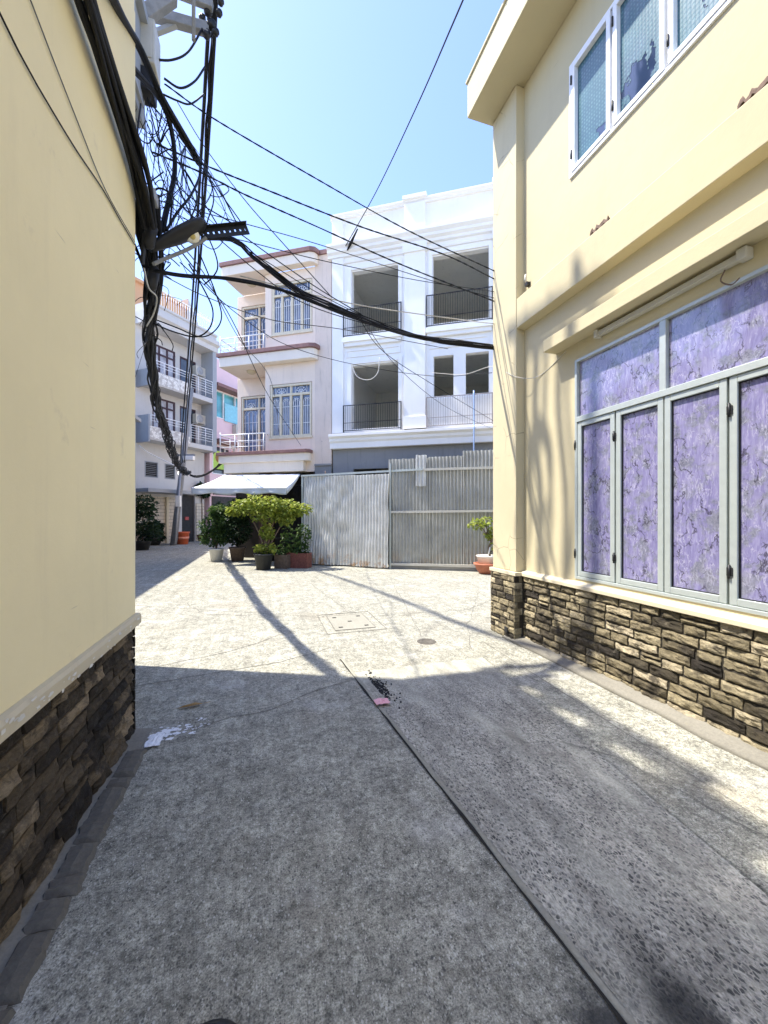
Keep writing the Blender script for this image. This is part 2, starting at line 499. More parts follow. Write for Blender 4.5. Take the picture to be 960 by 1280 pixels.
def film_mat():
    m = NT('purple_leaf_film'); c = m.co()
    w = m.n('ShaderNodeTexNoise'); w.inputs['Scale'].default_value = 5; w.inputs['Detail'].default_value = 4; m.l(c, w.inputs['Vector'])
    wob = m.n('ShaderNodeVectorMath', operation='MULTIPLY_ADD'); m.l(w.outputs['Color'], wob.inputs[0]); wob.inputs[1].default_value = (.075, .075, .075); m.l(c, wob.inputs[2])
    wv = wob.outputs[0]

    def stretch(rot, sc_):
        mp = m.n('ShaderNodeMapping'); mp.inputs['Rotation'].default_value = rot; mp.inputs['Scale'].default_value = sc_
        m.l(wv, mp.inputs['Vector']); return mp.outputs['Vector']

    def ridge(co_, scale, width, detail=3):
        x = m.math('ABSOLUTE', m.math('SUBTRACT', m.noise(co_, scale, detail, .55), .5))
        return m.ramp(x, [(0.0, 1.0), (width, 0.0)])
    patch = m.noise(c, 5.5, 2, .5)
    s1 = m.noise(stretch((R(24), 0, 0), (1, 30, 4)), 1.6, 5, .7)
    s2 = m.noise(stretch((R(-26), 0, 0), (1, 30, 4)), 1.6, 5, .7)
    st = m.mix(m.ramp(patch, [(.46, 0.0), (.54, 1.0)]), s1, s2)
    base = m.ramp(st, [(.3, (.135, .12, .25)), (.45, (.195, .175, .345)), (.58, (.255, .235, .41)), (.74, (.38, .36, .50))])
    clump = m.noise(wv, 9, 4, .6)
    leafd = m.noise(wv, 38, 4, .75)
    leafc = m.ramp(leafd, [(.32, (.07, .075, .08)), (.47, (.145, .155, .16)), (.6, (.22, .23, .245)), (.72, (.33, .33, .39))])
    base = m.mix(m.ramp(clump, [(.48, 0.0), (.60, .7)]), base, leafc)
    veil = m.noise(wv, 3.0, 4, .6)
    base = m.mix(m.ramp(veil, [(.55, 0.0), (.75, .5)]), base, (.36, .345, .45))
    v1 = m.math('MULTIPLY', ridge(stretch((R(22), 0, 0), (1, 2.6, .8)), 7.5, .022), m.ramp(m.noise(c, 7, 2), [(.45, 0.0), (.60, .7)]))
    v2 = m.math('MULTIPLY', ridge(stretch((R(-34), 0, 0), (1, 2.6, .8)), 10, .024), m.ramp(m.noise(c, 6, 2), [(.40, .7), (.52, 0.0)]))
    base = m.mix(m.math('MAXIMUM', v1, v2), base, (.48, .46, .58))
    tw = m.math('MULTIPLY', ridge(stretch((R(40), 0, 0), (1, 1.5, 1)), 4.2, .02, 5), m.ramp(m.noise(c, 4.2, 2), [(.44, 0.0), (.50, .95)]))
    tw2 = m.math('MULTIPLY', ridge(stretch((R(-55), 0, 0), (1, 1.5, 1)), 9, .012, 4), m.ramp(m.noise(c, 9, 2), [(.52, 0.0), (.58, .8)]))
    base = m.mix(m.math('MAXIMUM', tw, tw2), base, (.03, .022, .04))
    m.done(base, .5, None, spec=.3, coat=1.0, coatr=.17)
    m.b.inputs['Coat IOR'].default_value = 1.9
    m.l(m.bump(m.noise(m.co((1, 2.2, 1.3)), 1.7, 1, .4), .30, .05), m.b.inputs['Coat Normal'])
    return m.m


def teal_film_mat():
    m = NT('teal_dotted_film'); c = m.co()
    d = m.vor(m.co((1, 1, .8)), 31, 'F1', .12)
    big = m.noise(c, 2, 3, .5)
    a = m.ramp(big, [(.3, (.014, .075, .115)), (.7, (.03, .125, .15))])
    base = m.mix(m.ramp(d, [(.22, .85), (.42, 0.0)]), a, (.11, .23, .24))
    nb = m.bump(d, .25, .006)
    m.done(base, .4, nb, spec=.4, coat=.5, coatr=.1)
    m.b.inputs['Coat IOR'].default_value = 1.5
    m.l(m.bump(m.noise(m.co((1, 2, 1.3)), 1.7, 1, .4), .25, .05), m.b.inputs['Coat Normal'])
    return m.m


def corrugated_mat(name, tint, rusty):
    m = NT(name); c = m.co()
    n1 = m.noise(c, 2.2, 6, .7); n2 = m.noise(m.co((14, 14, .8)), 1.2, 5, .7); n3 = m.noise(c, 26, 5, .7)
    base = m.ramp(n1, [(.3, tuple(x * .78 for x in tint)), (.7, tuple(min(1, x * 1.18) for x in tint))])
    base = m.mix(m.ramp(n2, [(.6, 0.0), (.8, .3)]), base, (.30, .30, .29))
    base = m.mix(m.ramp(n3, [(.62, 0.0), (.76, .5)]), base, (.72, .73, .72))
    z = m.sep(m.co())[2]
    low = m.math('MULTIPLY', m.ramp(m.noise(c, 3.6, 5, .7), [(.5, 0.0), (.6, rusty)]), m.ramp(z, [(.05, 1.0), (.6, 0.0)]))
    base = m.mix(low, base, (.42, .24, .10))
    return m.done(base, m.ramp(n3, [(.3, .45), (.7, .65)]), m.bump(n3, .15, .01), .45, .5)


def leaf_mat(name, a, b, c_):
    m = NT(name)
    t = m.attr('tone'); s = m.sep(t.outputs['Vector'])
    base = m.ramp(s[0], [(0, a), (.5, b), (1, c_)])
    mat = m.done(base, .5, None, 0, .4)
    tr = m.n('ShaderNodeBsdfTranslucent'); m.l(base, tr.inputs['Color'])
    mx = m.n('ShaderNodeMixShader'); mx.inputs[0].default_value = .4
    m.l(m.b.outputs[0], mx.inputs[1]); m.l(tr.outputs[0], mx.inputs[2])
    m.l(mx.outputs[0], m.t.nodes['Material Output'].inputs['Surface'])
    return mat


def shutter_mat():
    m = NT('garage_tile'); c = m.co()
    br = m.n('ShaderNodeTexBrick'); br.inputs['Scale'].default_value = 1
    br.inputs['Color1'].default_value = (.62, .55, .43, 1); br.inputs['Color2'].default_value = (.55, .48, .37, 1); br.inputs['Mortar'].default_value = (.25, .22, .18, 1)
    br.inputs['Brick Width'].default_value = .42; br.inputs['Row Height'].default_value = .2; br.inputs['Mortar Size'].default_value = .012
    m.l(m.co((1, 1, 1), (R(90), 0, 0)), br.inputs['Vector'])
    return m.done(br.outputs['Color'], .6, None)


def clad_mat():
    m = NT('stone_cladding'); c = m.co()
    v = m.vor(c, 9, 'F1', out='Color'); e = m.vor(c, 9, 'DISTANCE_TO_EDGE')
    base = m.ramp(m.sep(v)[0], [(0, (.45, .42, .38)), (.6, (.72, .70, .64)), (1, (.82, .80, .74))])
    base = m.mix(m.ramp(e, [(0, .6), (.06, 0.0)]), base, (.3, .28, .25))
    return m.done(base, .8, m.bump(e, .5, .02))


M['ground'] = ground_mat(); M['aggregate'] = aggregate_mat()
M['smooth'] = strip_mat('smooth_strip', (.235, .222, .185), (.36, .342, .29))
M['kerb'] = strip_mat('kerb_mortar', (.14, .13, .105), (.30, .28, .23))
M['kerb_dark'] = strip_mat('kerb_dark', (.075, .068, .054), (.19, .175, .145))
M['joint_edge'] = strip_mat('joint_edge', (.26, .25, .20), (.38, .365, .30))
M['joint_dark'] = plain('joint_dirt', (.022, .021, .019), .95, var=.4, scale=40)
M['crack'] = plain('crack_dirt', (.17, .16, .135), .95, var=.4, scale=30)
M['tar'] = plain('tar_crumbs', (.02, .02, .021), .9, var=.5, scale=40, bump=.6)
M['cover'] = strip_mat('cover_slab', (.25, .24, .195), (.34, .325, .27))
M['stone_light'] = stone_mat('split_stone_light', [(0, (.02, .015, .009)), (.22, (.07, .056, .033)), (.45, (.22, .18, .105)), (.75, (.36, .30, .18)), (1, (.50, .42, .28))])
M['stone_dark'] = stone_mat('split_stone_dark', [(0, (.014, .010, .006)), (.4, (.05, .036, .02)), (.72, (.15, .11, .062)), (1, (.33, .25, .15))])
M['film'] = film_mat(); M['teal_film'] = teal_film_mat()
M['tin_bright'] = corrugated_mat('zinc_bright', (.60, .60, .565), .9); M['tin_dull'] = corrugated_mat('zinc_dull', (.41, .41, .375), .4)
M['leaf_yellow'] = leaf_mat('leaf_yellow', (.09, .14, .02), (.30, .36, .05), (.58, .57, .13))
M['leaf_green'] = leaf_mat('leaf_green', (.02, .05, .015), (.06, .12, .03), (.20, .27, .07))
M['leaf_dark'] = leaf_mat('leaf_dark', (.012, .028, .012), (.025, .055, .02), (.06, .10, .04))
M['shutter_tile'] = shutter_mat(); M['clad'] = clad_mat()


def awning_mat():
    m = NT('awning_canvas'); c = m.co()
    n1 = m.noise(c, 2, 5, .6)
    base = m.ramp(n1, [(.3, (.66, .69, .72)), (.7, (.80, .82, .84))])
    mat = m.done(base, .75, m.bump(m.noise(c, 7, 3), .15, .02))
    tr = m.n('ShaderNodeBsdfTranslucent'); m.l(base, tr.inputs['Color'])
    mx = m.n('ShaderNodeMixShader'); mx.inputs[0].default_value = .15
    m.l(m.b.outputs[0], mx.inputs[1]); m.l(tr.outputs[0], mx.inputs[2])
    m.l(mx.outputs[0], m.t.nodes['Material Output'].inputs['Surface'])
    return mat


M['awning'] = awning_mat()


def led_mat(name, col, s):
    m = NT(name); m.done(col, .3)
    m.b.inputs['Emission Color'].default_value = (*col, 1); m.b.inputs['Emission Strength'].default_value = s
    return m.m


M['lamp_globe'] = led_mat('lit_globe', (1, .97, .85), 1.2)

# ------------------------------------------------------------------ shared shapes


def stone_face(mb, fn, s0, s1, z0, z1, rows, lmin, lmax, depth, seed, gap=.006):
    """split-face ledge stones; fn(s,z,d) -> xyz with d out of the wall"""
    rnd = random.Random(seed)
    rh = (z1 - z0) / rows
    for r in range(rows):
        za = z0 + r * rh; zb = za + rh
        s = s0 - rnd.uniform(0, lmin) * (r % 2)
        while s < s1:
            L = rnd.uniform(lmin, lmax); e = min(s + L, s1); a = max(s, s0)
            s += L
            if e - a < .02: continue
            split = rnd.random() < .04
            for (p, q) in (((za, (za + zb) / 2), ((za + zb) / 2, zb)) if split else ((za, zb),)):
                tone = min(1, max(0, rnd.gauss(.5, .3)))
                nx = max(3, int((e - a) / .028)); nz = 3 if split else 5
                base = depth * rnd.uniform(.35, .8); tx, tz = rnd.uniform(-.45, .45) * depth, rnd.uniform(-.7, .3) * depth
                off = Vector((rnd.uniform(0, 99), rnd.uniform(0, 99), rnd.uniform(0, 99)))
                g = gap * rnd.uniform(.5, 1.3)
                grid = []
                for j in range(nz + 1):
                    row = []
                    for i in range(nx + 1):
                        fx, fz = i / nx, j / nz
                        x = a + g + (e - a - 2 * g) * fx; z = p + g + (q - p - 2 * g) * fz
                        d = base + tx * (fx - .5) + tz * (fz - .5)
                        d += depth * .75 * mnoise.noise(off + Vector((x * 16, z * 26, 0))) + depth * .35 * mnoise.noise(off + Vector((x * 42, z * 60, 5)))
                        edge = min(fx, 1 - fx) * nx; edz = min(fz, 1 - fz) * nz
                        if edge < .5 or edz < .5: d *= .35
                        # chipped outline
                        if i in (0, nx): x += g * .8 * mnoise.noise(off + Vector((0, z * 40, 3)))
                        if j in (0, nz): z += g * 1.2 * mnoise.noise(off + Vector((x * 30, 0, 8)))
                        k = mb.vert(fn(x, z, max(.002, d))); mb.tone[k] = (tone, rnd.random(), 0)
                        row.append(k)
                    grid.append(row)
                for j in range(nz):
                    for i in range(nx):
                        mb.face((grid[j][i], grid[j][i + 1], grid[j + 1][i + 1], grid[j + 1][i]), False)
                ring = grid[0] + [grid[j][nx] for j in range(1, nz + 1)] + grid[nz][::-1][1:] + [grid[j][0] for j in range(nz - 1, 0, -1)]
                back = []
                cx, cz = (a + e) / 2, (p + q) / 2
                coords = []
                for j in [0] * (nx + 1): pass
                outline = [(a + g + (e - a - 2 * g) * i / nx, p + g) for i in range(nx + 1)] + [(e - g, p + g + (q - p - 2 * g) * j / nz) for j in range(1, nz + 1)] + \
                          [(a + g + (e - a - 2 * g) * i / nx, q - g) for i in range(nx - 1, -1, -1)] + [(a + g, p + g + (q - p - 2 * g) * j / nz) for j in range(nz - 1, 0, -1)]
                for (x, z) in outline:
                    k = mb.vert(fn(x, z, -.012)); mb.tone[k] = (tone * .6, 0, 0); back.append(k)
                for k in range(len(ring)):
                    mb.face((ring[k], back[k], back[(k + 1) % len(ring)], ring[(k + 1) % len(ring)]))


def leaf_cloud(mb, centers, n, size, seed, flat=.35, shape=None, tone_up=.5):
    """many small folded leaves spread through the volume of some blobs"""
    rnd = random.Random(seed)
    for _ in range(n):
        c, rad = rnd.choice(centers)
        while True:
            d = Vector((rnd.uniform(-1, 1), rnd.uniform(-1, 1), rnd.uniform(-1, 1)))
            if .1 < d.length < 1: break
        d = d * (d.length ** -.35)
        p = Vector(c) + Vector((d.x * rad[0], d.y * rad[1], d.z * rad[2]))
        ax = Vector((rnd.gauss(0, 1), rnd.gauss(0, 1), rnd.gauss(-.2, .6))).normalized()
        nz = Vector((rnd.gauss(0, flat), rnd.gauss(0, flat), 1)).normalized()
        sd = ax.cross(nz)
        if sd.length < .1: continue
        sd.normalize(); nn = sd.cross(ax)
        L = size * rnd.uniform(.6, 1.25); W = L * rnd.uniform(.26, .4)
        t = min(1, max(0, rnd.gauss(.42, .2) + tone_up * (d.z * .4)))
        pts = [p, p + ax * L * .35 + sd * W + nn * W * .35, p + ax * L * .75 + sd * W * .7 + nn * W * .2, p + ax * L - nn * L * .12,
               p + ax * L * .75 - sd * W * .7 + nn * W * .2, p + ax * L * .35 - sd * W + nn * W * .35]
        k = [mb.vert(q) for q in pts]
        for q in k: mb.tone[q] = (t, 0, 0)
        mid = mb.vert(p + ax * L * .5); mb.tone[mid] = (t * .8, 0, 0)
        for a, b in ((0, 1), (1, 2), (2, 3), (3, 4), (4, 5), (5, 0)):
            mb.face((k[a], k[b], mid))


def pot(mb, c, r0, r1, h, rim=.02, n=24):
    mb.lathe(c, [(0, 0), (r0, 0), (r1, h - rim * 1.6), (r1 + rim * .7, h - rim * 1.5), (r1 + rim * .8, h), (r1 - rim, h), (r1 - rim * 1.3, h - .05), (0, h - .05)], n)


def curve_pts(pts, n=24):
    """Catmull-Rom through points"""
    P = [Vector(p) for p in pts]
    P = [P[0] * 2 - P[1]] + P + [P[-1] * 2 - P[-2]]
    out = []
    seg = len(P) - 3
    for k in range(seg):
        a, b, c, d = P[k:k + 4]
        m_ = max(2, n // seg)
        for i in range(m_ + (k == seg - 1)):
            t = i / m_
            out.append(.5 * ((2 * b) + (c - a) * t + (2 * a - 5 * b + 4 * c - d) * t * t + (3 * b - a - 3 * c + d) * t ** 3))
    return out


def sag(p, q, s, n=20):
    p, q = Vector(p), Vector(q)
    return [p.lerp(q, i / n) - Vector((0, 0, s * 4 * (i / n) * (1 - i / n))) for i in range(n + 1)]


def twisted(mb, pts, r, pitch=.25, off=None):
    off = off or r * .9
    L = 0
    tracks = [[], []]
    for k, p in enumerate(pts):
        if k: L += (p - pts[k - 1]).length
        a = L / pitch * 2 * math.pi
        for s_ in (0, 1):
            tracks[s_].append(p + Vector((math.cos(a + math.pi * s_), math.sin(a + math.pi * s_) * .4, math.sin(a + math.pi * s_))) * off)
    for t in tracks: mb.tube(t, r, 5)


def resample(pts, step):
    out = [pts[0]]
    for a, b in zip(pts, pts[1:]):
        n = max(1, int((b - a).length / step))
        for i in range(1, n + 1): out.append(a.lerp(b, i / n))
    return out


def bundle(mb, pts, Rr, n, seed, r=(.007, .013), stray=1.0, taper=None):
    rnd = random.Random(seed)
    for k in range(n):
        ph, ra = rnd.uniform(0, 6.28), Rr * math.sqrt(rnd.uniform(.05, 1))
        tw = rnd.uniform(-.8, .8); o = rnd.uniform(0, 50)
        tr = []
        L = 0
        for i, p in enumerate(pts):
            if i: L += (p - pts[i - 1]).length
            t = taper(i / (len(pts) - 1)) if taper else 1
            a = ph + tw * L * 2
            w = 1 + stray * .7 * mnoise.noise(Vector((o, L * 1.4, k)))
            lump = Vector((mnoise.noise(Vector((L * 2, o, 1))), mnoise.noise(Vector((L * 2, o, 7))), mnoise.noise(Vector((L * 2, o, 13))))) * Rr * .35 * stray
            tr.append(p + (Vector((math.cos(a), math.sin(a) * .7, math.sin(a))) * ra * w + lump) * t)
        mb.tube(tr, rnd.uniform(*r), 5)


# ================================================================== GROUND
g = MB(); g.poly([(-90, -60, 0), (90, -60, 0), (90, 160, 0), (-90, 160, 0)])
tag(g.build('ground', M['ground'], fr='A', fix=False), kind='structure')


def jv(u): return .81 + (4.31 - u) * .0816


p = MB()
for i in range(24):
    u0, u1 = -3 + i * .288, -3 + (i + 1) * .288
    def lo(u): return jv(u) + .038
    def hi(u): return 2.36 - (3.9 - u) * .12
    p.poly([(lo(u0), u0, .004), (hi(u0), u0, .004), (hi(u1), u1, .004), (lo(u1), u1, .004)])
tag(p.build('pavement', M['aggregate'], fr='A', fix=False), kind='structure')
p = MB()
for i in range(24):
    u0, u1 = -3 + i * .295, -3 + (i + 1) * .295
    def hi(u): return 2.372 - (3.9 - u) * .12
    p.poly([(hi(u0), u0, .005), (3.1, u0, .005), (3.1, u1, .005), (hi(u1), u1, .005)])
tag(p.build('path', M['ground'], fr='A', fix=False), kind='structure')
# joint between the two slabs: a dirt-filled gap and a low raised lip
p = MB(); q = MB()
rnd = random.Random(3)
n = 60
prevd = None
for i in range(n):
    u0, u1 = -2 + i * 6.31 / n, -2 + (i + 1) * 6.31 / n
    def w(u): return .006 * mnoise.noise(Vector((u * 6, 2, 0))) + .004 * mnoise.noise(Vector((u * 21, 5, 0)))
    def wd(u): return .007 + .006 * max(-1, min(1, 1.6 * mnoise.noise(Vector((u * 3, 9, 0)))))
    p.poly([(jv(u0) + w(u0) - wd(u0), u0, .006), (jv(u0) + w(u0) + wd(u0), u0, .006), (jv(u1) + w(u1) + wd(u1), u1, .006), (jv(u1) + w(u1) - wd(u1), u1, .006)])
    A0, A1 = jv(u0) + w(u0) + wd(u0), jv(u1) + w(u1) + wd(u1)
    h0, h1 = .0055 + .003 * mnoise.noise(Vector((u0 * 9, 1, 1))), .0055 + .003 * mnoise.noise(Vector((u1 * 9, 1, 1)))
    B0, B1 = jv(u0) + .026 + 2 * w(u0 + 3), jv(u1) + .026 + 2 * w(u1 + 3)
    q.poly([(A0, u0, .0), (A0 + .006, u0, h0), (A1 + .006, u1, h1), (A1, u1, .0)])
    q.poly([(A0 + .006, u0, h0), (B0, u0, h0), (B1, u1, h1), (A1 + .006, u1, h1)], True)
    q.poly([(B0, u0, h0), (B0 + .02, u0, .0), (B1 + .02, u1, .0), (B1, u1, h1)], True)
tag(p.build('road_joint', M['joint_dark'], fr='A', fix=False), kind='structure')
tag(q.build('kerb_strip', M['joint_edge'], fr='A', weld=True, fix=True), kind='structure')

# mortar fillet along the two plinths
k = MB()
for i in range(50):
    u0, u1 = -3 + i * .15, -3 + (i + 1) * .15
    def ed(u): return 3.06 + .035 * mnoise.noise(Vector((u * 2.3, 4, 0)))
    def hh(u): return .035 + .018 * mnoise.noise(Vector((u * 3, 8, 0)))
    k.poly([(ed(u0) - .06, u0, .002), (3.20, u0, .002), (3.20, u1, .002), (ed(u1) - .06, u1, .002)])
    k.poly([(ed(u0) - .06, u0, .002), (ed(u0), u0, hh(u0)), (ed(u1), u1, hh(u1)), (ed(u1) - .06, u1, .002)], True)
    k.poly([(ed(u0), u0, hh(u0)), (3.20, u0, hh(u0) + .02), (3.20, u1, hh(u1) + .02), (ed(u1), u1, hh(u1))], True)
tag(k.build('kerb', M['kerb'], fr='A', weld=True), kind='structure')
k = MB(); d = MB(); rnd = random.Random(12)
for i in range(44):
    u0, u1 = -3 + i * .144, -3 + (i + 1) * .144
    def ed(u): return -.80 + .02 * mnoise.noise(Vector((u * 3, 1, 0)))
    k.poly([(ed(u0), u0, .003), (ed(u0) - .04, u0, .006), (ed(u1) - .04, u1, .006), (ed(u1), u1, .003)], True)
    k.poly([(ed(u0) - .04, u0, .006), (-.93, u0, .02), (-.93, u1, .02), (ed(u1) - .04, u1, .006)], True)
u = -2.6
while u < 2.95:
    L = rnd.uniform(.09, .5)
    a = -.775 + rnd.uniform(-.012, .012); b = -.872 + rnd.uniform(-.015, .015)
    ng = max(4, int(L / .022))
    pr = []
    for i in range(ng + 1):
        uu = u + L * i / ng
        j1, j2 = .016 * mnoise.noise(Vector((uu * 12, 1, 3))), .012 * mnoise.noise(Vector((uu * 12, 7, 3)))
        h = .028 + .018 * mnoise.noise(Vector((uu * 6, 3, 9))) + .012 * mnoise.noise(Vector((uu * 25, 3, 9)))
        j1 += .012 * mnoise.noise(Vector((uu * 30, 2, 3))); j2 += .012 * mnoise.noise(Vector((uu * 30, 4, 3)))
        if i in (0, ng): h -= .02
        pr.append([(a + j1 + .015, uu, .0), (a + j1, uu, h * .75), ((a + b) / 2, uu, h), (b + j2, uu, h * .8), (b + j2 - .01, uu, .01)])
    for i in range(ng):
        for j in range(4):
            d.poly([pr[i][j], pr[i][j + 1], pr[i + 1][j + 1], pr[i + 1][j]])
    d.poly(pr[0]); d.poly(pr[-1][::-1])
    u += L + rnd.choice((.0, .002, .004, .012))
tag(k.build('kerb', M['kerb'], fr='A', weld=True), kind='structure')
tag(d.build('kerb', M['kerb_dark'], fr='A', weld=True), kind='structure')

# cracks and casting joints of the slab, thin dirt lines lying on the concrete
cr = MB(); rnd = random.Random(5)


def crack(pts, wdt=.006, rough=.02, z=.003):
    pts = resample([Vector((*p_, 0)) for p_ in pts], .08)
    L = []
    for i, p_ in enumerate(pts):
        j = Vector((mnoise.noise(Vector((p_.x * 3, p_.y * 3, 2))), mnoise.noise(Vector((p_.x * 3, p_.y * 3, 11))), 0)) * rough * 2
        j += Vector((mnoise.noise(Vector((p_.x * 15, p_.y * 15, 2))), mnoise.noise(Vector((p_.x * 15, p_.y * 15, 11))), 0)) * rough * .5
        L.append(p_ + j)
    for i in range(len(L) - 1):
        dd = (L[i + 1] - L[i]).normalized(); s_ = Vector((-dd.y, dd.x, 0))
        w0 = wdt * (.55 + .9 * abs(mnoise.noise(L[i] * 4))); w1 = wdt * (.55 + .9 * abs(mnoise.noise(L[i + 1] * 4)))
        cr.poly([(*(L[i] - s_ * w0)[:2], z), (*(L[i] + s_ * w0)[:2], z), (*(L[i + 1] + s_ * w1)[:2], z), (*(L[i + 1] - s_ * w1)[:2], z)])


crack([(-1.6, 4.5), (-.4, 4.95), (.4, 5.6)], .006)
crack([(-1.2, 4.2), (.2, 4.45), (.78, 4.75)], .007)
crack([(-.75, 3.25), (0, 3.35), (.85, 3.8)], .006, .03)
crack([(-2.2, 8.0), (.84, 6.2), (1.9, 6.9)], .006, .03)
crack([(-1.8, 9.2), (-1.0, 7.0), (.3, 6.4)], .006, .05)
crack([(1.0, 9.9), (1.35, 6.4)], .008); crack([(3.1, 9.6), (2.0, 4.8)], .006)
crack([(.9, 6.0), (3.4, 6.0), (4.2, 6.6)], .006, .03); crack([(2.37, 4.2), (2.9, 5.2), (4.4, 7.4)], .006)
crack([(2.66, 4.4), (2.53, 2.0), (2.40, -.5)], .006, .006, .007)
crack([(1.9, 2.4), (2.25, 2.0), (2.4, 1.2)], .004, .03, .009)
tag(cr.build('road_markings', M['crack'], fr='A', fix=False), kind='structure')

# drain cover let into the slab
t = thing('drain_cover', 'square concrete drain cover set flush in the sunlit junction slab', 'drain cover', 'A', (1.24, 5.8, 0))
s0, s1, t0, t1 = .95, 1.53, 5.42, 6.22
m_ = MB(); m_.box(s0, s1, t0, t1, .0, .006); m_.build('slab', M['cover'], t, bevel=.003)
m_ = MB()
for e in (0, .13):
    z = .005 if e else .0075
    for (a, b, c, dd) in ((s0 - e, s1 + e, t0 - e - .005, t0 - e + .005), (s0 - e, s1 + e, t1 + e - .005, t1 + e + .005), (s0 - e - .005, s0 - e + .005, t0 - e, t1 + e), (s1 + e - .005, s1 + e + .005, t0 - e, t1 + e)):
        m_.box(a, b, c, dd, .001, z)
m_.build('joint', M['crack'], t)
for (a, b) in ((1.05, 5.55), (1.43, 5.55), (1.05, 6.1), (1.43, 6.1), (1.24, 5.83)):
    m_ = MB(); m_.box(a - .03, a + .03, b - .022, b + .022, .002, .0085); m_.build('lifting_slot', M['joint_dark'], t)
m_ = MB(); m_.lathe((1.98, 4.62, 0), [(.0, .003), (.05, .003), (.07, .012), (.10, .010), (.125, .0)], 22)
o = m_.build('drain_hole', plain('drain_dirt', (.10, .09, .075), .9, var=.5, scale=30), fr='A', base=(1.98, 4.62, 0)); tag(o, 'small round drain hole sunk in the pale junction concrete', 'drain')
m_ = MB()
rnd = random.Random(8)
for _ in range(360):
    a, b = rnd.gauss(0, .05), rnd.gauss(0, .13)
    c = Vector((jv(3.5 + b) + .12 + abs(a), 3.5 + b, .004)); s_ = rnd.uniform(.003, .012)
    pts = [c + Vector((rnd.uniform(.6, 1) * s_ * math.cos(x), rnd.uniform(.6, 1) * s_ * math.sin(x), 0)) for x in (0, 1.3, 2.5, 3.8, 5.1)]
    top = [q_ * 1 for q_ in pts]
    top = [c + (q_ - c) * .6 + Vector((0, 0, s_ * .8)) for q_ in pts]
    i0 = [m_.vert(x) for x in pts]; i1 = [m_.vert(x) for x in top]
    m_.face(i1)
    for j in range(5): m_.face((i0[j], i0[(j + 1) % 5], i1[(j + 1) % 5], i1[j]))
o = m_.build('asphalt_debris', M['tar'], fr='A', base=(1, 3.5, 0)); tag(o, 'black asphalt crumbs scattered beside the road joint', 'debris', kind='stuff')


def crumple(name, m, fr, c, sx, sy, h, seed, label, cat, n=9):
    rnd = random.Random(seed); mb = MB(); g_ = []
    for j in range(n + 1):
        row = []
        for i in range(n + 1):
            x, y = (i / n - .5), (j / n - .5)
            rr = math.hypot(x, y) * 2
            k_ = 1 + .35 * mnoise.noise(Vector((math.atan2(y, x) * 1.2, seed, 0)))
            z = h * (.5 + .5 * mnoise.noise(Vector((x * 7, y * 7, seed)))) * (1.1 - .6 * rr)
            row.append(mb.vert((c[0] + x * sx * k_, c[1] + y * sy * k_, c[2] + .009 + max(0, z))))
        g_.append(row)
    for j in range(n):
        for i in range(n):
            mb.face((g_[j][i], g_[j][i + 1], g_[j + 1][i + 1], g_[j + 1][i]))
    o_ = mb.build(name, m, fr=fr, base=c); return tag(o_, label, cat)


crumple('litter', M['pink_paper'], 'A', (.955, 3.19, .012), .12, .10, .035, 4, 'crumpled pink paper scrap lying on the road joint', 'litter')
crumple('litter', M['white_litter'], 'A', (-.74, 3.13, 0), .10, .16, .02, 9, 'torn white plastic scrap beside the dark stone plinth', 'litter')
# lime splash as a thin crust
m_ = MB(); rnd = random.Random(21)
for _ in range(95):
    a = rnd.random() ** .7
    c = Vector((-.72 + rnd.gauss(.0, .07) + .22 * a, 3.16 + rnd.gauss(0, .05) + .16 * a, .003 + rnd.uniform(0, .001))); s_ = rnd.uniform(.006, .028) * (1.15 - a)
    m_.poly([c + Vector((rnd.uniform(.5, 1.2) * s_ * math.cos(x) * 1.3, rnd.uniform(.5, 1.2) * s_ * math.sin(x), 0)) for x in (0, .9, 1.8, 2.7, 3.6, 4.5, 5.4)])
o = m_.build('lime_splash', M['white_litter'], fr='A', base=(-.7, 3.2, 0), fix=False); tag(o, 'white lime splash dried on the grey road by the plinth corner', 'stain', kind='stuff')
m_ = MB()
for s_ in (-1, 1):
    m_.poly([(-.70, 3.60, .006), (-.64, 3.60 + .012 * s_, .02), (-.56, 3.61 + .03 * s_, .024), (-.49, 3.63, .01)] if s_ > 0 else [(-.70, 3.60, .006), (-.49, 3.63, .01), (-.56, 3.585, .022), (-.64, 3.585, .018)])
m_.tube([(-.49, 3.63, .01), (-.44, 3.64, .012)], .002, 5)
o = m_.build('fallen_leaf', M['dry_leaf'], fr='A', base=(-.6, 3.6, 0), fix=False); tag(o, 'single curled brown leaf on the shaded concrete road', 'leaf')

# ================================================================== LEFT HOUSE (cream, plinth of dark stone)
LH = thing('cream_house', 'cream plastered house with dark stone plinth and cables along its wall', 'house', 'A', (-3.0, 0, 0))
m_ = MB()
wallgrid(m_, lambda s, z, d_: (-.92 - d_, s, z), -4, 3.34, .875, 5.35, [], 0, .2)
m_.box(-8, -1.13, 3.14, 3.34, .0, 5.35)
m_.box(-8, -1.13, -4, -3.8, .0, 5.35)
m_.box(-8, -.925, -3.99, 3.335, 5.352, 5.5)
m_.build('wall', M['cream_old'], LH)
m_ = MB()
prof = [(-.98, .79), (-.90, .79), (-.885, .80), (-.885, .855), (-.895, .873), (-.98, .876)]
N = 60
for i in range(N):
    u0, u1 = -4 + i * 7.36 / N, -4 + (i + 1) * 7.36 / N
    def jj(uu, pq):
        return (pq[0] + (.006 * mnoise.noise(Vector((uu * 5, pq[1] * 30, 2))) if pq[0] > -.95 else 0), uu, pq[1] + (.004 * mnoise.noise(Vector((uu * 6, pq[1] * 9, 4))) if pq[0] > -.95 else 0))
    for a, b in zip(prof, prof[1:]):
        m_.poly([jj(u0, a), jj(u1, a), jj(u1, b), jj(u0, b)])
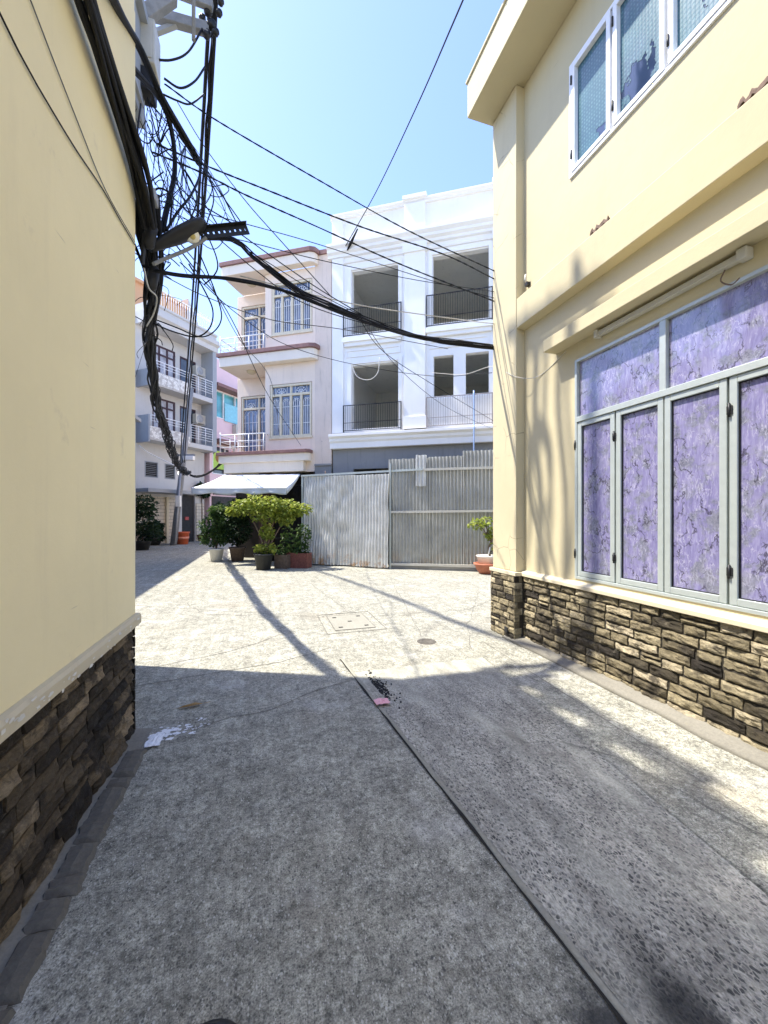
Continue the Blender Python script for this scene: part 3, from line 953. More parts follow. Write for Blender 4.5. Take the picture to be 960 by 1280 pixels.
m_.poly([(x, 3.36, z) for x, z in prof])
m_.build('ledge', M['cream_trim'], LH, weld=True)
m_ = MB()
rnd = random.Random(2)
for _ in range(70):       # flakes of peeling paint on the ledge
    u_ = 3.3 - 3.2 * rnd.random() ** 1.2
    c = Vector((-.8835, u_, rnd.uniform(.80, .868))); a = rnd.uniform(.006, .03); b = rnd.uniform(.003, .012)
    m_.poly([c + Vector((rnd.uniform(0, .003), a * math.cos(x) * rnd.uniform(.5, 1.2), b * math.sin(x) * rnd.uniform(.5, 1.2))) for x in (0, .8, 1.6, 2.4, 3.2, 4.0, 4.8, 5.6)])
tag(m_.build('peeling_paint', plain('old_white_coat', (.72, .70, .64), .8), LH, fix=False), kind='stuff')
m_ = MB()
stone_face(m_, lambda s, z, d_: (-.932 + d_, s, z), -3, 3.30, .0, .79, 10, .18, .36, .030, 31, .008)
stone_face(m_, lambda s, z, d_: (s, 3.315 + d_, z), -1.9, -.91, .0, .79, 10, .14, .3, .02, 33, .004)
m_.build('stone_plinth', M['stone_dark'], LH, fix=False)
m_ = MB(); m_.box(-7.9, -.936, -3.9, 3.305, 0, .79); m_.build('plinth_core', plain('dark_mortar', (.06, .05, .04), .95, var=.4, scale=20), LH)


def dapple_parapet(mb, fn, s0, s1, z0, z1, n, seed, d0, d1, skip=.2):
    """added parapet: panels whose round openings are shaped to throw sun dapples"""
    rnd = random.Random(seed); w_ = (s1 - s0) / n; K = 16
    for i in range(n):
        a, b = s0 + i * w_, s0 + (i + 1) * w_
        cx, cz = (a + b) / 2 + rnd.uniform(-.05, .05) * w_, (z0 + z1) / 2
        rr = min(w_, z1 - z0) * rnd.uniform(.20, .46)
        closed = rnd.random() < skip
        sq, ci = [], []
        for k_ in range(K):
            th = 2 * math.pi * k_ / K + math.pi / K
            c_, s_ = math.cos(th), math.sin(th); mm = max(abs(c_), abs(s_))
            sq.append(((a + b) / 2 + c_ / mm * w_ / 2, (z0 + z1) / 2 + s_ / mm * (z1 - z0) / 2)); ci.append((cx + c_ * rr, cz + s_ * rr * 1.1))
        # add true corners by snapping
        for dpt in (d0, d1):
            if closed: mb.poly([fn(a, z0, dpt), fn(b, z0, dpt), fn(b, z1, dpt), fn(a, z1, dpt)]); continue
            for k_ in range(K):
                k2 = (k_ + 1) % K
                mb.poly([fn(*sq[k_], dpt), fn(*sq[k2], dpt), fn(*ci[k2], dpt), fn(*ci[k_], dpt)])
            for (x_, z_) in ((a, z0), (b, z0), (b, z1), (a, z1)):
                near = sorted(sq, key=lambda t_: (t_[0] - x_) ** 2 + (t_[1] - z_) ** 2)[:2]
                mb.poly([fn(x_, z_, dpt), fn(*near[0], dpt), fn(*near[1], dpt)])
        if not closed:
            for k_ in range(K):
                k2 = (k_ + 1) % K
                mb.poly([fn(*ci[k_], d0), fn(*ci[k2], d0), fn(*ci[k2], d1), fn(*ci[k_], d1)])
        mb.box(*[sorted((fn(a, z0, d0)[q_], fn(b, z1 + .0, d1)[q_]))[0] if False else 0 for q_ in range(0)]) if False else None
    p0, p1 = fn(s0, z1, d0 - .03), fn(s1, z1 + .08, d1 + .03)
    mb.box(p0[0], p1[0], p0[1], p1[1], p0[2], p1[2])


m_ = MB()
dapple_parapet(m_, lambda s, z, d_: (-.95 - d_, s, z), -3.6, 3.3, 5.5, 6.05, 15, 23, 0, .08, .3)
dapple_parapet(m_, lambda s, z, d_: (-.95 - d_, s, z), -3.6, 3.3, 6.13, 6.72, 13, 29, 0, .08, .12)
m_.build('parapet', M['cream_trim'], LH, fix=False)  # added above view: holes pass sun patches standing in for window reflections

# the taller neighbour behind it: an upper floor that oversails the street
NB = thing('grey_corner_house', 'grey plastered house whose upper floor oversails beside the cable frame', 'house', 'A', (-3, 4.1, 0))
m_ = MB()
m_.box(-8, -1.55, 3.42, 4.9, 0, 5.9)
m_.box(-8, -1.27, 3.40, 4.95, 5.9, 6.9)
m_.box(-8, -1.20, 3.38, 4.99, 6.902, 7.0)
m_.build('wall', M['bluegrey'], NB)
m_ = MB()
for u_ in (3.9, 4.45):
    m_.box(-1.268, -1.235, u_ - .035, u_ + .035, 5.95, 6.88)
m_.box(-1.268, -1.24, 3.8, 4.8, 6.0, 6.05)
m_.build('window_frame', M['grey_plastic'], NB)
m_ = MB(); dapple_parapet(m_, lambda s, z, d_: (-1.3 - d_, s, z), 3.4, 4.96, 7.0, 7.75, 3, 5, 0, .12, 0); m_.build('parapet', M['cream_trim'], NB, fix=False)  # parapet added too, its holes shaping the sun dapples on the road

# low and tall neighbours on the same side, farther down the street
o = thing('side_house', 'low grey house bordering the shaded side street', 'house', 'A', (-8, 14, 0))
m_ = MB(); m_.box(-14, -5.6, 7.5, 20.4, 0, 5.9); m_.box(-14, -5.4, 7.4, 20.5, 5.9, 6.05); m_.build('wall', M['bluegrey'], o)
m_ = MB(); m_.box(-5.6, -5.55, 9, 10, 0, 2.2); m_.box(-5.6, -5.55, 12, 14.5, 0, 2.6); m_.box(-5.6, -5.55, 9, 14, 3.4, 4.8); m_.build('shutter', M['grey_plastic'], o)

# ================================================================== RIGHT HOUSE
RH = thing('yellow_house', 'pale yellow house with stone plinth, wide eave and purple filmed windows', 'house', 'A', (5, 1, 0))
WU0, WU1 = -.46, 3.43
UU0, UU1 = -.60, 3.50
m_ = MB()
wallgrid(m_, lambda s, z, d_: (3.2 + d_, s, z), -4, 4.3, .885, 7.12, [(WU0, WU1, .93, 3.27), (UU0, UU1, 5.27, 6.50)], 0, .18)
m_.box(3.38, 9, 4.63, 4.83, .0, 7.12)
m_.box(3.38, 9, -4, -3.8, .0, 7.12)
m_.box(8.8, 9, -3.8, 4.63, .0, 7.12)
m_.build('wall', M['cream'], RH)
m_ = MB(); m_.box(3.08, 3.378, 4.3, 4.83, .885, 7.118); m_.build('pillar', M['cream_cracked'], RH, bevel=.008)
m_ = MB(); m_.sweep([(3.202, 3.98), (3.085, 4.0), (3.085, 4.37), (3.202, 4.47)], -4, 4.296, lambda d_, a, b: (a, d_, b)); m_.build('beam', M['cream'], RH, bevel=.006)
m_ = MB(); m_.box(3.02, 3.203, -4, 3.72, 3.45, 3.585); m_.build('hood', M['cream'], RH, bevel=.005)
m_ = MB()
m_.sweep([(3.203, .835), (3.135, .835), (3.135, .872), (3.145, .884), (3.203, .905)], -4, 4.297, lambda d_, a, b: (a, d_, b))
m_.box(3.04, 3.38, 4.262, 4.86, .835, .882)
m_.build('ledge', M['cream_trim'], RH, bevel=.004)
m_ = MB(); m_.box(2.70, 9.2, -4, 4.87, 7.125, 7.60); m_.box(2.68, 9.2, -4, 4.89, 7.602, 7.64); m_.build('eave', M['cream'], RH, bevel=.006)
m_ = MB()
stone_face(m_, lambda s, z, d_: (3.175 - d_, s, z), -2.2, 4.27, .0, .834, 10, .17, .33, .026, 41, .009)
stone_face(m_, lambda s, z, d_: (3.055 - d_, s, z), 4.285, 4.84, .0, .834, 10, .14, .26, .022, 43, .008)
stone_face(m_, lambda s, z, d_: (s, 4.285 - d_, z), 3.04, 3.165, .0, .834, 10, .08, .13, .012, 44, .004)
stone_face(m_, lambda s, z, d_: (s, 4.84 + d_, z), 3.05, 4.6, .0, .834, 10, .12, .26, .02, 45, .004)
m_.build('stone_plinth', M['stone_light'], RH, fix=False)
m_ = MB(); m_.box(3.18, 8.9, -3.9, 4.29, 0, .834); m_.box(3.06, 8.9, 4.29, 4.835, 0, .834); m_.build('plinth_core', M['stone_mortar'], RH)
m_ = MB(); m_.box(3.015, 3.03, 4.40, 4.46, .09, .15); m_.build('drain_opening', M['dark'], RH)


def rect_frame(mb, s0, s1, z0, z1, w_, d0, d1, fn=None):
    fn = fn or (lambda s, z, d_: (d_, s, z))
    for (a, b, c, e) in ((s0, s0 + w_, z0, z1), (s1 - w_, s1, z0, z1), (s0 + w_, s1 - w_, z0, z0 + w_), (s0 + w_, s1 - w_, z1 - w_, z1)):
        p_, q_ = fn(a, c, d0), fn(b, e, d1)
        mb.box(p_[0], q_[0], p_[1], q_[1], p_[2], q_[2])


# big folding window
m_ = MB()
rect_frame(m_, WU0, WU1, .93, 3.27, .03, 3.19, 3.27)
secs = [WU1 - .97 * i for i in range(5)]
for s_ in secs[1:-1]: m_.box(3.192, 3.268, s_ - .028, s_ + .028, 2.655, 3.24)
m_.box(3.185, 3.268, WU0 + .03, WU1 - .03, 2.60, 2.655)
WN = m_.build('window', M['alu'], RH, bevel=.003)
for i in range(4):
    b, a = secs[i], secs[i + 1]
    a2, b2 = a + (.03 if i < 3 else .035), b - (.03 if i else .035)
    m_ = MB(); m_.box(3.228, 3.238, a2, b2, 2.653, 3.242); m_.build('transom_pane', M['film'], WN)
    for j in range(2):
        x1 = b - .012 - j * .478 - (.02 if i == 0 else 0); x0 = x1 - .462
        if i == 3 and j == 1: x0 = WU0 + .035
        fm = MB(); rect_frame(fm, x0, x1, .965, 2.597, .05, 3.198, 3.243)
        fm.build('shutter_frame', M['alu'], WN, bevel=.004)
        pm = MB(); pm.box(3.224, 3.234, x0 + .048, x1 - .048, 1.013, 2.549); pm.build('pane', M['film'], WN)
        gm = MB(); rect_frame(gm, x0 + .049, x1 - .049, 1.014, 2.548, .008, 3.214, 3.2238); gm.build('gasket', M['black_metal'], WN)
    for z_ in (1.2, 2.36):
        for x_ in ([b - .495, b - .008] if i == 0 else [b - .495]):
            hm = MB(); hm.tube([(3.188, x_, z_ - .05), (3.188, x_, z_ + .05)], .008, 8); hm.box(3.19, 3.199, x_ - .018, x_ + .018, z_ - .03, z_ + .03)
            hm.build('hinge', M['black_metal'], WN)

# upper casements with teal film, worn through in patches
m_ = MB(); rect_frame(m_, UU0, UU1, 5.27, 6.50, .035, 3.18, 3.27)
UW = m_.build('window', M['white_paint'], RH, bevel=.003)
ucols = [(3.46, 2.965), (2.935, 2.43), (2.40, 1.90), (1.87, 1.37), (1.34, .84), (.81, .31), (.28, -.56)]
rnd = random.Random(77)
for i, (b, a) in enumerate(ucols):
    fm = MB(); rect_frame(fm, a, b, 5.31, 6.46, .045, 3.172, 3.245); fm.build('casement', M['white_paint'], UW, bevel=.003)
    pm = MB(); pm.box(3.222, 3.23, a + .043, b - .043, 5.353, 6.417); pm.build('pane', M['glass_navy'], UW)
    # film with torn hole: cells of a fine grid left out where it has peeled away
    fl = MB(); nx, nz = 48, 110
    hx, hz = [(.25, .08), (.55, .16), (.42, .38), (.6, .2), (.5, .3), (.4, .1), (.5, .2)][i]
    hr = [.10, .33, .22, .2, .3, .15, .1][i]
    W_, H_ = b - a - .09, 1.06
    for ix in range(nx):
        for iz in range(nz):
            fx, fz = (ix + .5) / nx, (iz + .5) / nz
            dd = math.hypot((fx - hx) * W_, (fz - hz) * H_ * (.8 if i != 2 else .45)) / .45
            dd += (.22 * mnoise.noise(Vector((fx * 7, fz * 13, i * 5)))) + .08 * mnoise.noise(Vector((fx * 22, fz * 40, i * 5)))
            if dd < hr: continue
            x0, x1 = a + .045 + W_ * ix / nx, a + .045 + W_ * (ix + 1) / nx
            z0, z1 = 5.355 + H_ * iz / nz, 5.355 + H_ * (iz + 1) / nz
            fl.poly([(3.2195, x0, z0), (3.2195, x0, z1), (3.2195, x1, z1), (3.2195, x1, z0)])
    fl.build('film', M['teal_film'], UW, weld=True, fix=False)
    for z_ in (5.5, 6.3):
        hm = MB(); hm.tube([(3.165, b - .006, z_ - .045), (3.165, b - .006, z_ + .045)], .009, 8); hm.build('hinge', M['black_metal'], UW)

# cut-off ends of an old corrugated roof still bedded in the wall
for u_ in (3.10, 1.80):
    m_ = MB()
    pts = []
    for i in range(14):
        pts.append((u_ + .10 - i * .017, 4.465 + .022 * (i % 4 in (1, 2)) + .009 * (i % 3)))
    for a, b in zip(pts, pts[1:]):
        m_.poly([(3.198, a[0], a[1] - .03), (3.165, a[0], a[1]), (3.165, b[0], b[1]), (3.198, b[0], b[1] - .03)])
        m_.poly([(3.165, a[0], a[1]), (3.168, a[0], a[1] - .035), (3.168, b[0], b[1] - .035), (3.165, b[0], b[1])])
    m_.build('roofing_stub', M['rust'], RH, fix=False)

t = thing('fluorescent_lamp', 'long batten lamp under the hood over the purple window', 'lamp', 'A', (3.17, 2.46, 3.40))
m_ = MB(); m_.box(3.14, 3.196, 1.88, 3.08, 3.375, 3.422); m_.build('housing', M['cream_box'], t, bevel=.006)
for a, b in ((1.82, 1.885), (3.075, 3.11)):
    m_ = MB(); m_.box(3.12, 3.198, a, b, 3.36, 3.438); m_.build('end_cap', M['cream_box'], t, bevel=.008)
m_ = MB(); m_.tube(curve_pts([(3.17, 1.98, 3.37), (3.16, 2.0, 3.30), (3.19, 1.95, 3.25), (3.19, 1.90, 3.27)], 14), .005, 6); m_.build('flex', M['rust'], t)
t = thing('wall_hook', 'small dark cable hook screwed to the yellow wall beside the pillar', 'hook', 'A', (3.18, 4.2, 4.5))
m_ = MB(); m_.box(3.15, 3.2, 4.17, 4.22, 4.50, 4.54); m_.build('plate', M['black_metal'], t)
m_ = MB(); m_.tube([(3.16, 4.2, 4.54), (3.14, 4.2, 4.58), (3.15, 4.2, 4.64)], .012, 8); m_.build('insulator', M['cable_pale'], t)

# ================================================================== WHITE HOUSE UNDER CONSTRUCTION (frame F)
WH = thing('white_house', 'unfinished white three-storey house with empty window openings behind the tin fence', 'house', 'F', (2.9, 4, 0))
o1, o2, o3 = (.71, 2.29, 7.5, 9.70), (3.4, 5.10, 7.5, 9.76), (.71, 2.29, 4.35, 6.58)
o4, o5 = (3.42, 4.04, 5.36, 6.62), (4.41, 5.10, 5.36, 6.62)
AE = 5.85
m_ = MB()
wallgrid(m_, lambda s, z, d_: (s, d_, z), 0.0, AE, 4.30, 11.55, [o1, o2, o3, o4, o5], 0, .2)
m_.box(0, .2, .2, 8, 4.3, 11.5); m_.box(AE - .2, AE, .2, 8, 4.3, 11.5)
m_.build('wall', M['white_wall'], WH)
m_ = MB(); wallgrid(m_, lambda s, z, d_: (s, d_, z), 0.02, AE, 0, 3.84, [(.75, 2.05, 0, 3.16), (2.9, 5.3, 0, 2.9)], .03, .25); m_.box(.02, .2, .25, 8, 0, 3.8); m_.box(AE - .2, AE, .25, 8, 0, 3.8)
m_.build('ground_wall', M['cement'], WH)
m_ = MB(); m_.box(.2, AE - .2, 4.8, 5.0, 0, 11.4); m_.box(2.75, 2.9, .25, 4.8, 7.5, 10.2); m_.box(2.75, 2.9, .25, 4.8, 4.4, 7.1)
m_.build('room_wall', M['room'], WH)
m_ = MB()
for z_ in (3.9, 7.15, 10.25): m_.box(.2, AE - .2, .2, 4.8, z_, z_ + .2)
m_.build('floor_slab', M['room'], WH)
m_ = MB()   # pilasters
for (a, b) in ((2.5, 3.17), (5.25, 5.9)):
    m_ = MB(); m_.box(a, b, -.10, -.002, 4.37, 10.2); m_.box(a - .04, b + .04, -.14, -.003, 4.37, 4.75); m_.box(a - .05, b + .05, -.15, -.004, 9.95, 10.22)
    m_.box(a, b, -.12, -.002, 10.7, 11.5); m_.box(a - .05, b + .05, -.18, .1, 11.62, 11.74); m_.build('pilaster', M['white_wall'], WH, bevel=.006)
m_ = MB()
m_.box(.02, .42, -.05, -.002, 4.37, 10.2)
m_.box(.02, .42, -.06, -.002, 10.7, 11.5)
m_.build('pilaster', M['white_wall'], WH, bevel=.006)
cor = [(.001, 10.2), (-.08, 10.22), (-.08, 10.30), (-.16, 10.36), (-.16, 10.44), (-.24, 10.52), (-.24, 10.60), (.001, 10.68)]
m_ = MB(); m_.sweep(cor, -.12, AE + .1, lambda d_, a, b: (d_, a, b)); m_.build('cornice', M['white_wall'], WH, bevel=.004)
m_ = MB(); m_.sweep([(.2, 11.50), (-.06, 11.50), (-.06, 11.54), (-.12, 11.58), (-.12, 11.64), (.2, 11.64)], -.03, AE + .1, lambda d_, a, b: (d_, a, b)); m_.build('parapet_cap', M['white_wall'], WH, bevel=.004)
m_ = MB(); m_.sweep([(.2, 3.84), (-.12, 3.84), (-.12, 4.02), (-.17, 4.08), (-.17, 4.16), (-.26, 4.22), (-.26, 4.30), (.0, 4.36), (.2, 4.36)], -.03, AE + .1, lambda d_, a, b: (d_, a, b)); m_.build('ledge', M['white_wall'], WH, bevel=.004)
m_ = MB(); m_.sweep([(-.002, 10.0), (-.04, 10.0), (-.06, 10.05), (-.002, 10.1)], .42, 2.48, lambda d_, a, b: (d_, a, b)); m_.build('moulding', M['white_wall'], WH, bevel=.004)
m_ = MB(); m_.sweep([(-.002, 10.0), (-.04, 10.0), (-.06, 10.05), (-.002, 10.1)], 3.2, 5.24, lambda d_, a, b: (d_, a, b)); m_.build('moulding', M['white_wall'], WH, bevel=.004)

m_ = MB()
for (a, b, c, e) in (o1, o2, o3):
    rect_frame(m_, a - .14, b + .12, c - .0, e + .16, .12, -.045, -.003, lambda s, z, d_: (s, d_, z))
for (a, b, z_) in ((.43, 2.42, 7.33), (3.19, 5.22, 7.33)):
    m_.box(a, b, -.16, -.005, z_, z_ + .16); m_.box(a + .04, b - .04, -.10, -.006, z_ - .12, z_ - .002)
for (a, b, c, e) in ((.5, 2.35, 6.86, 7.1), (3.3, 5.1, 6.86, 7.1)):
    rect_frame(m_, a, b, c, e, .04, -.03, -.003, lambda s, z, d_: (s, d_, z))
m_.build('moulding', M['white_wall'], WH, bevel=.003)


def bar_railing(a, b, z0, z1, mat, y=-.13, step=.072):
    m_ = MB(); m_.box(a, b, y - .013, y + .013, z1 - .022, z1); m_.box(a, b, y - .012, y + .012, z0 + .04, z0 + .06)
    for x_ in (a, b): m_.box(x_ - .016, x_ + .016, y - .0145, y + .0145, z0, z1 + .002)
    n_ = int((b - a) / step)
    for i in range(1, n_): m_.box(a + (b - a) * i / n_ - .0045, a + (b - a) * i / n_ + .0045, y - .0045, y + .0045, z0 + .06, z1 - .03)
    m_.box(a, b, y - .011, y + .011, z0 + .30, z0 + .312)
    return m_.build('railing', mat, WH)


bar_railing(.46, 2.40, 7.49, 8.42, M['black_metal']); bar_railing(3.22, 5.2, 7.49, 8.50, M['black_metal'])
bar_railing(.46, 2.40, 4.36, 5.25, M['black_metal']); bar_railing(3.22, 5.2, 4.36, 5.31, M['rail_brown'])
m_ = MB(); m_.tube(curve_pts([(4.66, -.16, 5.4), (4.665, -.18, 4.4), (4.67, -.3, 4.2), (4.66, -.28, 3.2)], 24), .022, 8); m_.build('water_pipe', plain('blue_pipe', (.30, .42, .66), .4), WH)
m_ = MB(); m_.tube([(5.4, .3, 11.5), (5.4, .3, 12.6)], .03, 6); m_.tube([(5.62, .3, 11.5), (5.62, .3, 12.3)], .02, 6); m_.build('starter_bar', M['rust'], WH)

# ================================================================== PINK HOUSE
PH = thing('pink_house', 'narrow pink three-storey house with stepped balconies and a white awning', 'house', 'F', (-2.2, 4, 0))
m_ = MB()
holes_b = [(-2.27, -.72, 7.93, 9.74), (-2.34, -.73, 4.33, 6.20)]
wallgrid(m_, lambda s, z, d_: (s, d_, z), -2.52, -.62, 3.12, 10.1, holes_b, 0, .16)
m_.box(-2.52, -2.36, .16, 1.0, 3.12, 10.1)
wallgrid(m_, lambda s, z, d_: (s, d_, z), -4.34, -2.37, 3.12, 10.1, [(-4.16, -2.66, 7.4, 9.70), (-4.18, -2.66, 3.85, 6.22)], 1.0, 1.16)
m_.box(-4.34, -4.18, 1.16, 9, 0, 10.1)
m_.build('wall', M['pink'], PH)
m_ = MB(); m_.box(-.62, -.02, -.004, 9, 3.3, 10.45); m_.build('side_pier', M['pink_worn'], PH)
m_ = MB(); m_.box(-.62, -.02, -.02, 9, 0, 3.3); m_.box(-.62, -.02, -.06, .5, 3.302, 3.36); m_.build('pier_base', M['cement'], PH)
m_ = MB(); m_.box(-.66, .02, -.05, 9, 10.452, 10.6); m_.build('pier_cap', M['maroon'], PH)


def slab_poly(a0, a1, b0, ch):
    return [(a0, b0), (a1 - ch, b0), (a1 - ch * .3, b0 + ch * .35), (a1, b0 + ch), (a1, .0), (-2.4, .0), (-2.4, 1.0), (a0, 1.0)]


def inset(poly, d_): return poly


m_ = MB(); m_.prism(slab_poly(-4.10, -.50, -.28, .2), 10.12, 10.45); m_.build('balcony_slab', M['pink_pale'], PH, bevel=.012)
m_ = MB(); m_.prism(slab_poly(-4.20, -.50, -.28, .2), 6.90, 7.24); m_.build('balcony_slab', M['pink_pale'], PH, bevel=.012)
m_ = MB(); m_.prism(slab_poly(-4.22, -.74, -.28, .12), 3.47, 3.74); m_.build('balcony_slab', M['pink_pale'], PH, bevel=.012)
m_ = MB(); m_.prism([(-4.05, -.22), (-.95, -.22), (-.95, .0), (-2.4, .0), (-2.4, 1.0), (-4.05, 1.0)], 3.12, 3.468); m_.build('balcony_slab', M['pink_pale'], PH, bevel=.012)
m_ = MB(); m_.prism(slab_poly(-4.16, -.44, -.34, .24), 10.45, 10.60); m_.build('slab_edge', M['maroon'], PH, bevel=.012)
m_ = MB(); m_.prism([(-4.27, -.35), (-.70, -.35), (-.5, -.28), (-.43, -.1), (-.43, .0), (-2.4, .0), (-2.4, 1.0), (-4.27, 1.0)], 7.242, 7.38); m_.build('slab_edge', M['maroon'], PH, bevel=.012)
m_ = MB(); m_.prism([(-4.28, -.35), (-.80, -.35), (-.70, -.25), (-.70, .0), (-2.4, .0), (-2.4, 1.0), (-4.28, 1.0)], 3.742, 3.85); m_.build('slab_edge', M['maroon'], PH, bevel=.012)
m_ = MB(); m_.box(-4.2, -.6, 1.2, 8.5, 10.1, 10.3); m_.box(-4.2, -.6, 1.2, 8.5, 6.9, 7.1); m_.box(-4.2, -.6, .05, 8.5, 3.3, 3.46); m_.box(-4.2, -.6, 3.5, 3.7, 0, 10.1); m_.build('floor', M['room'], PH)
m_ = MB(); m_.box(-3.6, -3.2, .4, .45, 10.06, 10.12) if False else None


def arch(mb, fn, cx, z0, r, n=10, w_=.016, legs=0.0):
    pts = [fn(cx + r * math.cos(math.pi * i / n), z0 + r * math.sin(math.pi * i / n)) for i in range(n + 1)]
    if legs: pts = [fn(cx + r, z0 - legs)] + pts + [fn(cx - r, z0 - legs)]
    mb.tube(pts, w_ / 2, 4)


def pink_window(a0, a1, z0, z1, zt, y, cols, label=None, door=False):
    fm = MB(); fn = lambda s, z, d_: (s, d_, z)
    rect_frame(fm, a0, a1, z0, z1, .07, y - .02, y + .10, fn)
    fm.box(a0 + .07, a1 - .07, y - .015, y + .095, zt - .04, zt + .04)
    W_ = a1 - a0
    edges = [a0 + W_ * i / cols for i in range(cols + 1)]
    for i in range(1, cols): fm.box(edges[i] - .04, edges[i] + .04, y - .012, y + .09, z0 + .07, zt - .04)
    half = (a0 + a1) / 2
    fm.box(half - .03, half + .03, y - .01, y + .088, zt + .04, z1 - .07)
    if not door: fm.box(a0 - .04, a1 + .04, y - .06, y - .021, z0 - .07, z0)
    W = fm.build('door' if door else 'window', M['beige_frame'], PH, bevel=.004)
    if label: W['label'] = label
    pm = MB(); pm.box(a0 + .05, a1 - .05, y + .05, y + .058, z0 + .05, z1 - .05); pm.build('pane', M['glass_blue'], W)
    gm = MB()
    P = lambda s, z: (s, y + .03, z)
    for i in range(cols):
        c0, c1 = edges[i] + .045, edges[i + 1] - .045
        nb = 4
        for k_ in range(nb):
            x_ = c0 + (c1 - c0) * (k_ + .5) / nb
            top = zt - .14 - (.10 if k_ in (0, nb - 1) else 0)
            gm.bar(P(x_, z0 + .07), P(x_, top), .016)
        for z_ in (z0 + .32 * (zt - z0), z0 + .72 * (zt - z0)): gm.bar(P(c0, z_), P(c1, z_), .014)
        arch(gm, P, (c0 + c1) / 2, zt - .26, (c1 - c0) * .42, legs=.1); arch(gm, P, (c0 + c1) / 2, zt - .24, (c1 - c0) * .22)
    for (c0, c1) in ((a0 + .08, half - .04), (half + .04, a1 - .08)):
        zb = zt + .05; r_ = min((c1 - c0) * .3, z1 - .08 - zb)
        arch(gm, P, (c0 + c1) / 2, zb, r_); arch(gm, P, (c0 + c1) / 2, zb, r_ * .5)
        for th in (30, 60, 90, 120, 150):
            gm.bar(P((c0 + c1) / 2, zb), P((c0 + c1) / 2 + r_ * math.cos(R(th)), zb + r_ * math.sin(R(th))), .012)
        n_ = 6
        for k_ in range(n_ + 1):
            x_ = c0 + (c1 - c0) * k_ / n_
            if abs(x_ - (c0 + c1) / 2) > r_ * .95: gm.bar(P(x_, zb), P(x_, z1 - .08), .012)
    gm.build('grille', M['white_metal'], W)
    return W


pink_window(-2.25, -.74, 7.95, 9.72, 9.30, .02, 4)
pink_window(-2.32, -.75, 4.35, 6.18, 5.82, .02, 4)
pink_window(-4.14, -2.68, 7.42, 9.68, 9.25, 1.03, 2, door=True)
pink_window(-4.16, -2.68, 3.87, 6.20, 5.73, 1.03, 2, door=True)
for (z0, z1) in ((7.38, 7.90), (3.85, 4.47)):
    m_ = MB(); L0, L1, yb = -4.16, -2.42, -.26
    for z_ in (z1, z0 + (z1 - z0) * .62, z0 + (z1 - z0) * .3):
        r_ = .022 if z_ == z1 else .013
        m_.tube([(L1, yb, z_), (L0, yb, z_), (L0, .99, z_)], r_, 8)
        if z_ == z1: m_.tube([(L1, yb, z_), (L1, .0, z_)], r_, 8)
    for (x_, y_) in ((L0, yb), (L0 + .6, yb), (L0 + 1.15, yb), (L1, yb), (L0, .3), (L0, .8)):
        m_.tube([(x_, y_, z0), (x_, y_, z1 + (.10 if (x_, y_) == (L0, yb) else 0))], .018, 8)
    m_.build('railing', M['white_metal'], PH)
for z_ in (10.118, 6.898):
    m_ = MB(); m_.lathe((-3.3, .35, z_), [(0, -.10), (.10, -.09), (.16, -.05), (.17, 0), (0, 0)], 18); m_.build('ceiling_lamp', M['cream_trim'], PH)
# ground floor: steel gate in the shade of the awning
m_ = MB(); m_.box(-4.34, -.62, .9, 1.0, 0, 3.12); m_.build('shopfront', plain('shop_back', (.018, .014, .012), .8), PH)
m_ = MB()
for i in range(34):
    x_ = -2.2 + i * .047; m_.box(x_, x_ + .016, .12, .15, .08, 2.7)
for z_ in (.1, .8, 1.7, 2.65): m_.box(-2.25, -.63, .10, .17, z_, z_ + .04)
m_.build('folding_gate', M['black_metal'], PH)
m_ = MB(); m_.box(-2.75, -2.3, -.05, .3, 0, 3.1); m_.build('gate_pier', plain('brown_pier', (.07, .04, .03), .8), PH)

# awning: sagging canvas with a valance
m_ = MB()
B0, B1 = Vector((-4.02, -.24, 3.06)), Vector((-1.06, -.24, 3.02)); F0, F1 = Vector((-4.28, -1.55, 2.52)), Vector((-1.10, -1.08, 2.50))
nu, nv = 44, 14
gr = []
for j in range(nv + 1):
    row = []
    for i in range(nu + 1):
        fu, fv = i / nu, j / nv
        p_ = B0.lerp(B1, fu).lerp(F0.lerp(F1, fu), fv)
        p_.z -= .05 * math.sin(math.pi * fv) * (.6 + .4 * math.cos(fu * 2 * math.pi * 4)) + .012 * mnoise.noise(Vector((fu * 9, fv * 3, 1)))
        row.append(p_)
    gr.append(row)
for jj_ in range(1, 5):
    row = []
    for i in range(nu + 1):
        fu = i / nu
        q_ = gr[nv][i].copy(); d_ = .20 * jj_ / 4
        q_.z -= d_ * (1 + .12 * math.sin(fu * 21)) ; q_.y += .03 * math.sin(fu * 34 + 1) * jj_ / 4 + .015 * mnoise.noise(Vector((fu * 18, jj_, 3)))
        row.append(q_)
    gr.append(row)
idx = [[m_.vert(q_) for q_ in row] for row in gr]
for j in range(len(gr) - 1):
    for i in range(nu):
        m_.face((idx[j][i], idx[j][i + 1], idx[j + 1][i + 1], idx[j + 1][i]), True)
for sd in (0, nu):     # side flaps
    cols_ = [gr[j][sd] for j in range(nv + 1)]
    low = [c + Vector((0, .02, -.17 * (j / nv) - .03)) for j, c in enumerate(cols_)]
    a_ = [m_.vert(c) for c in cols_]; b_ = [m_.vert(c) for c in low]
    for j in range(nv): m_.face((a_[j], a_[j + 1], b_[j + 1], b_[j]), True)
AW = m_.build('awning', M['awning'], PH, fix=False)
sm = AW.modifiers.new('thick', 'SOLIDIFY'); sm.thickness = .004
m_ = MB()
for f_ in (.03, .5, .97): m_.tube([B0.lerp(B1, f_) - Vector((0, 0, .08)), F0.lerp(F1, f_) - Vector((0, 0, .03))], .016, 6)
m_.tube([F0 - Vector((0, 0, .02)), F1 - Vector((0, 0, .02))], .018, 6)
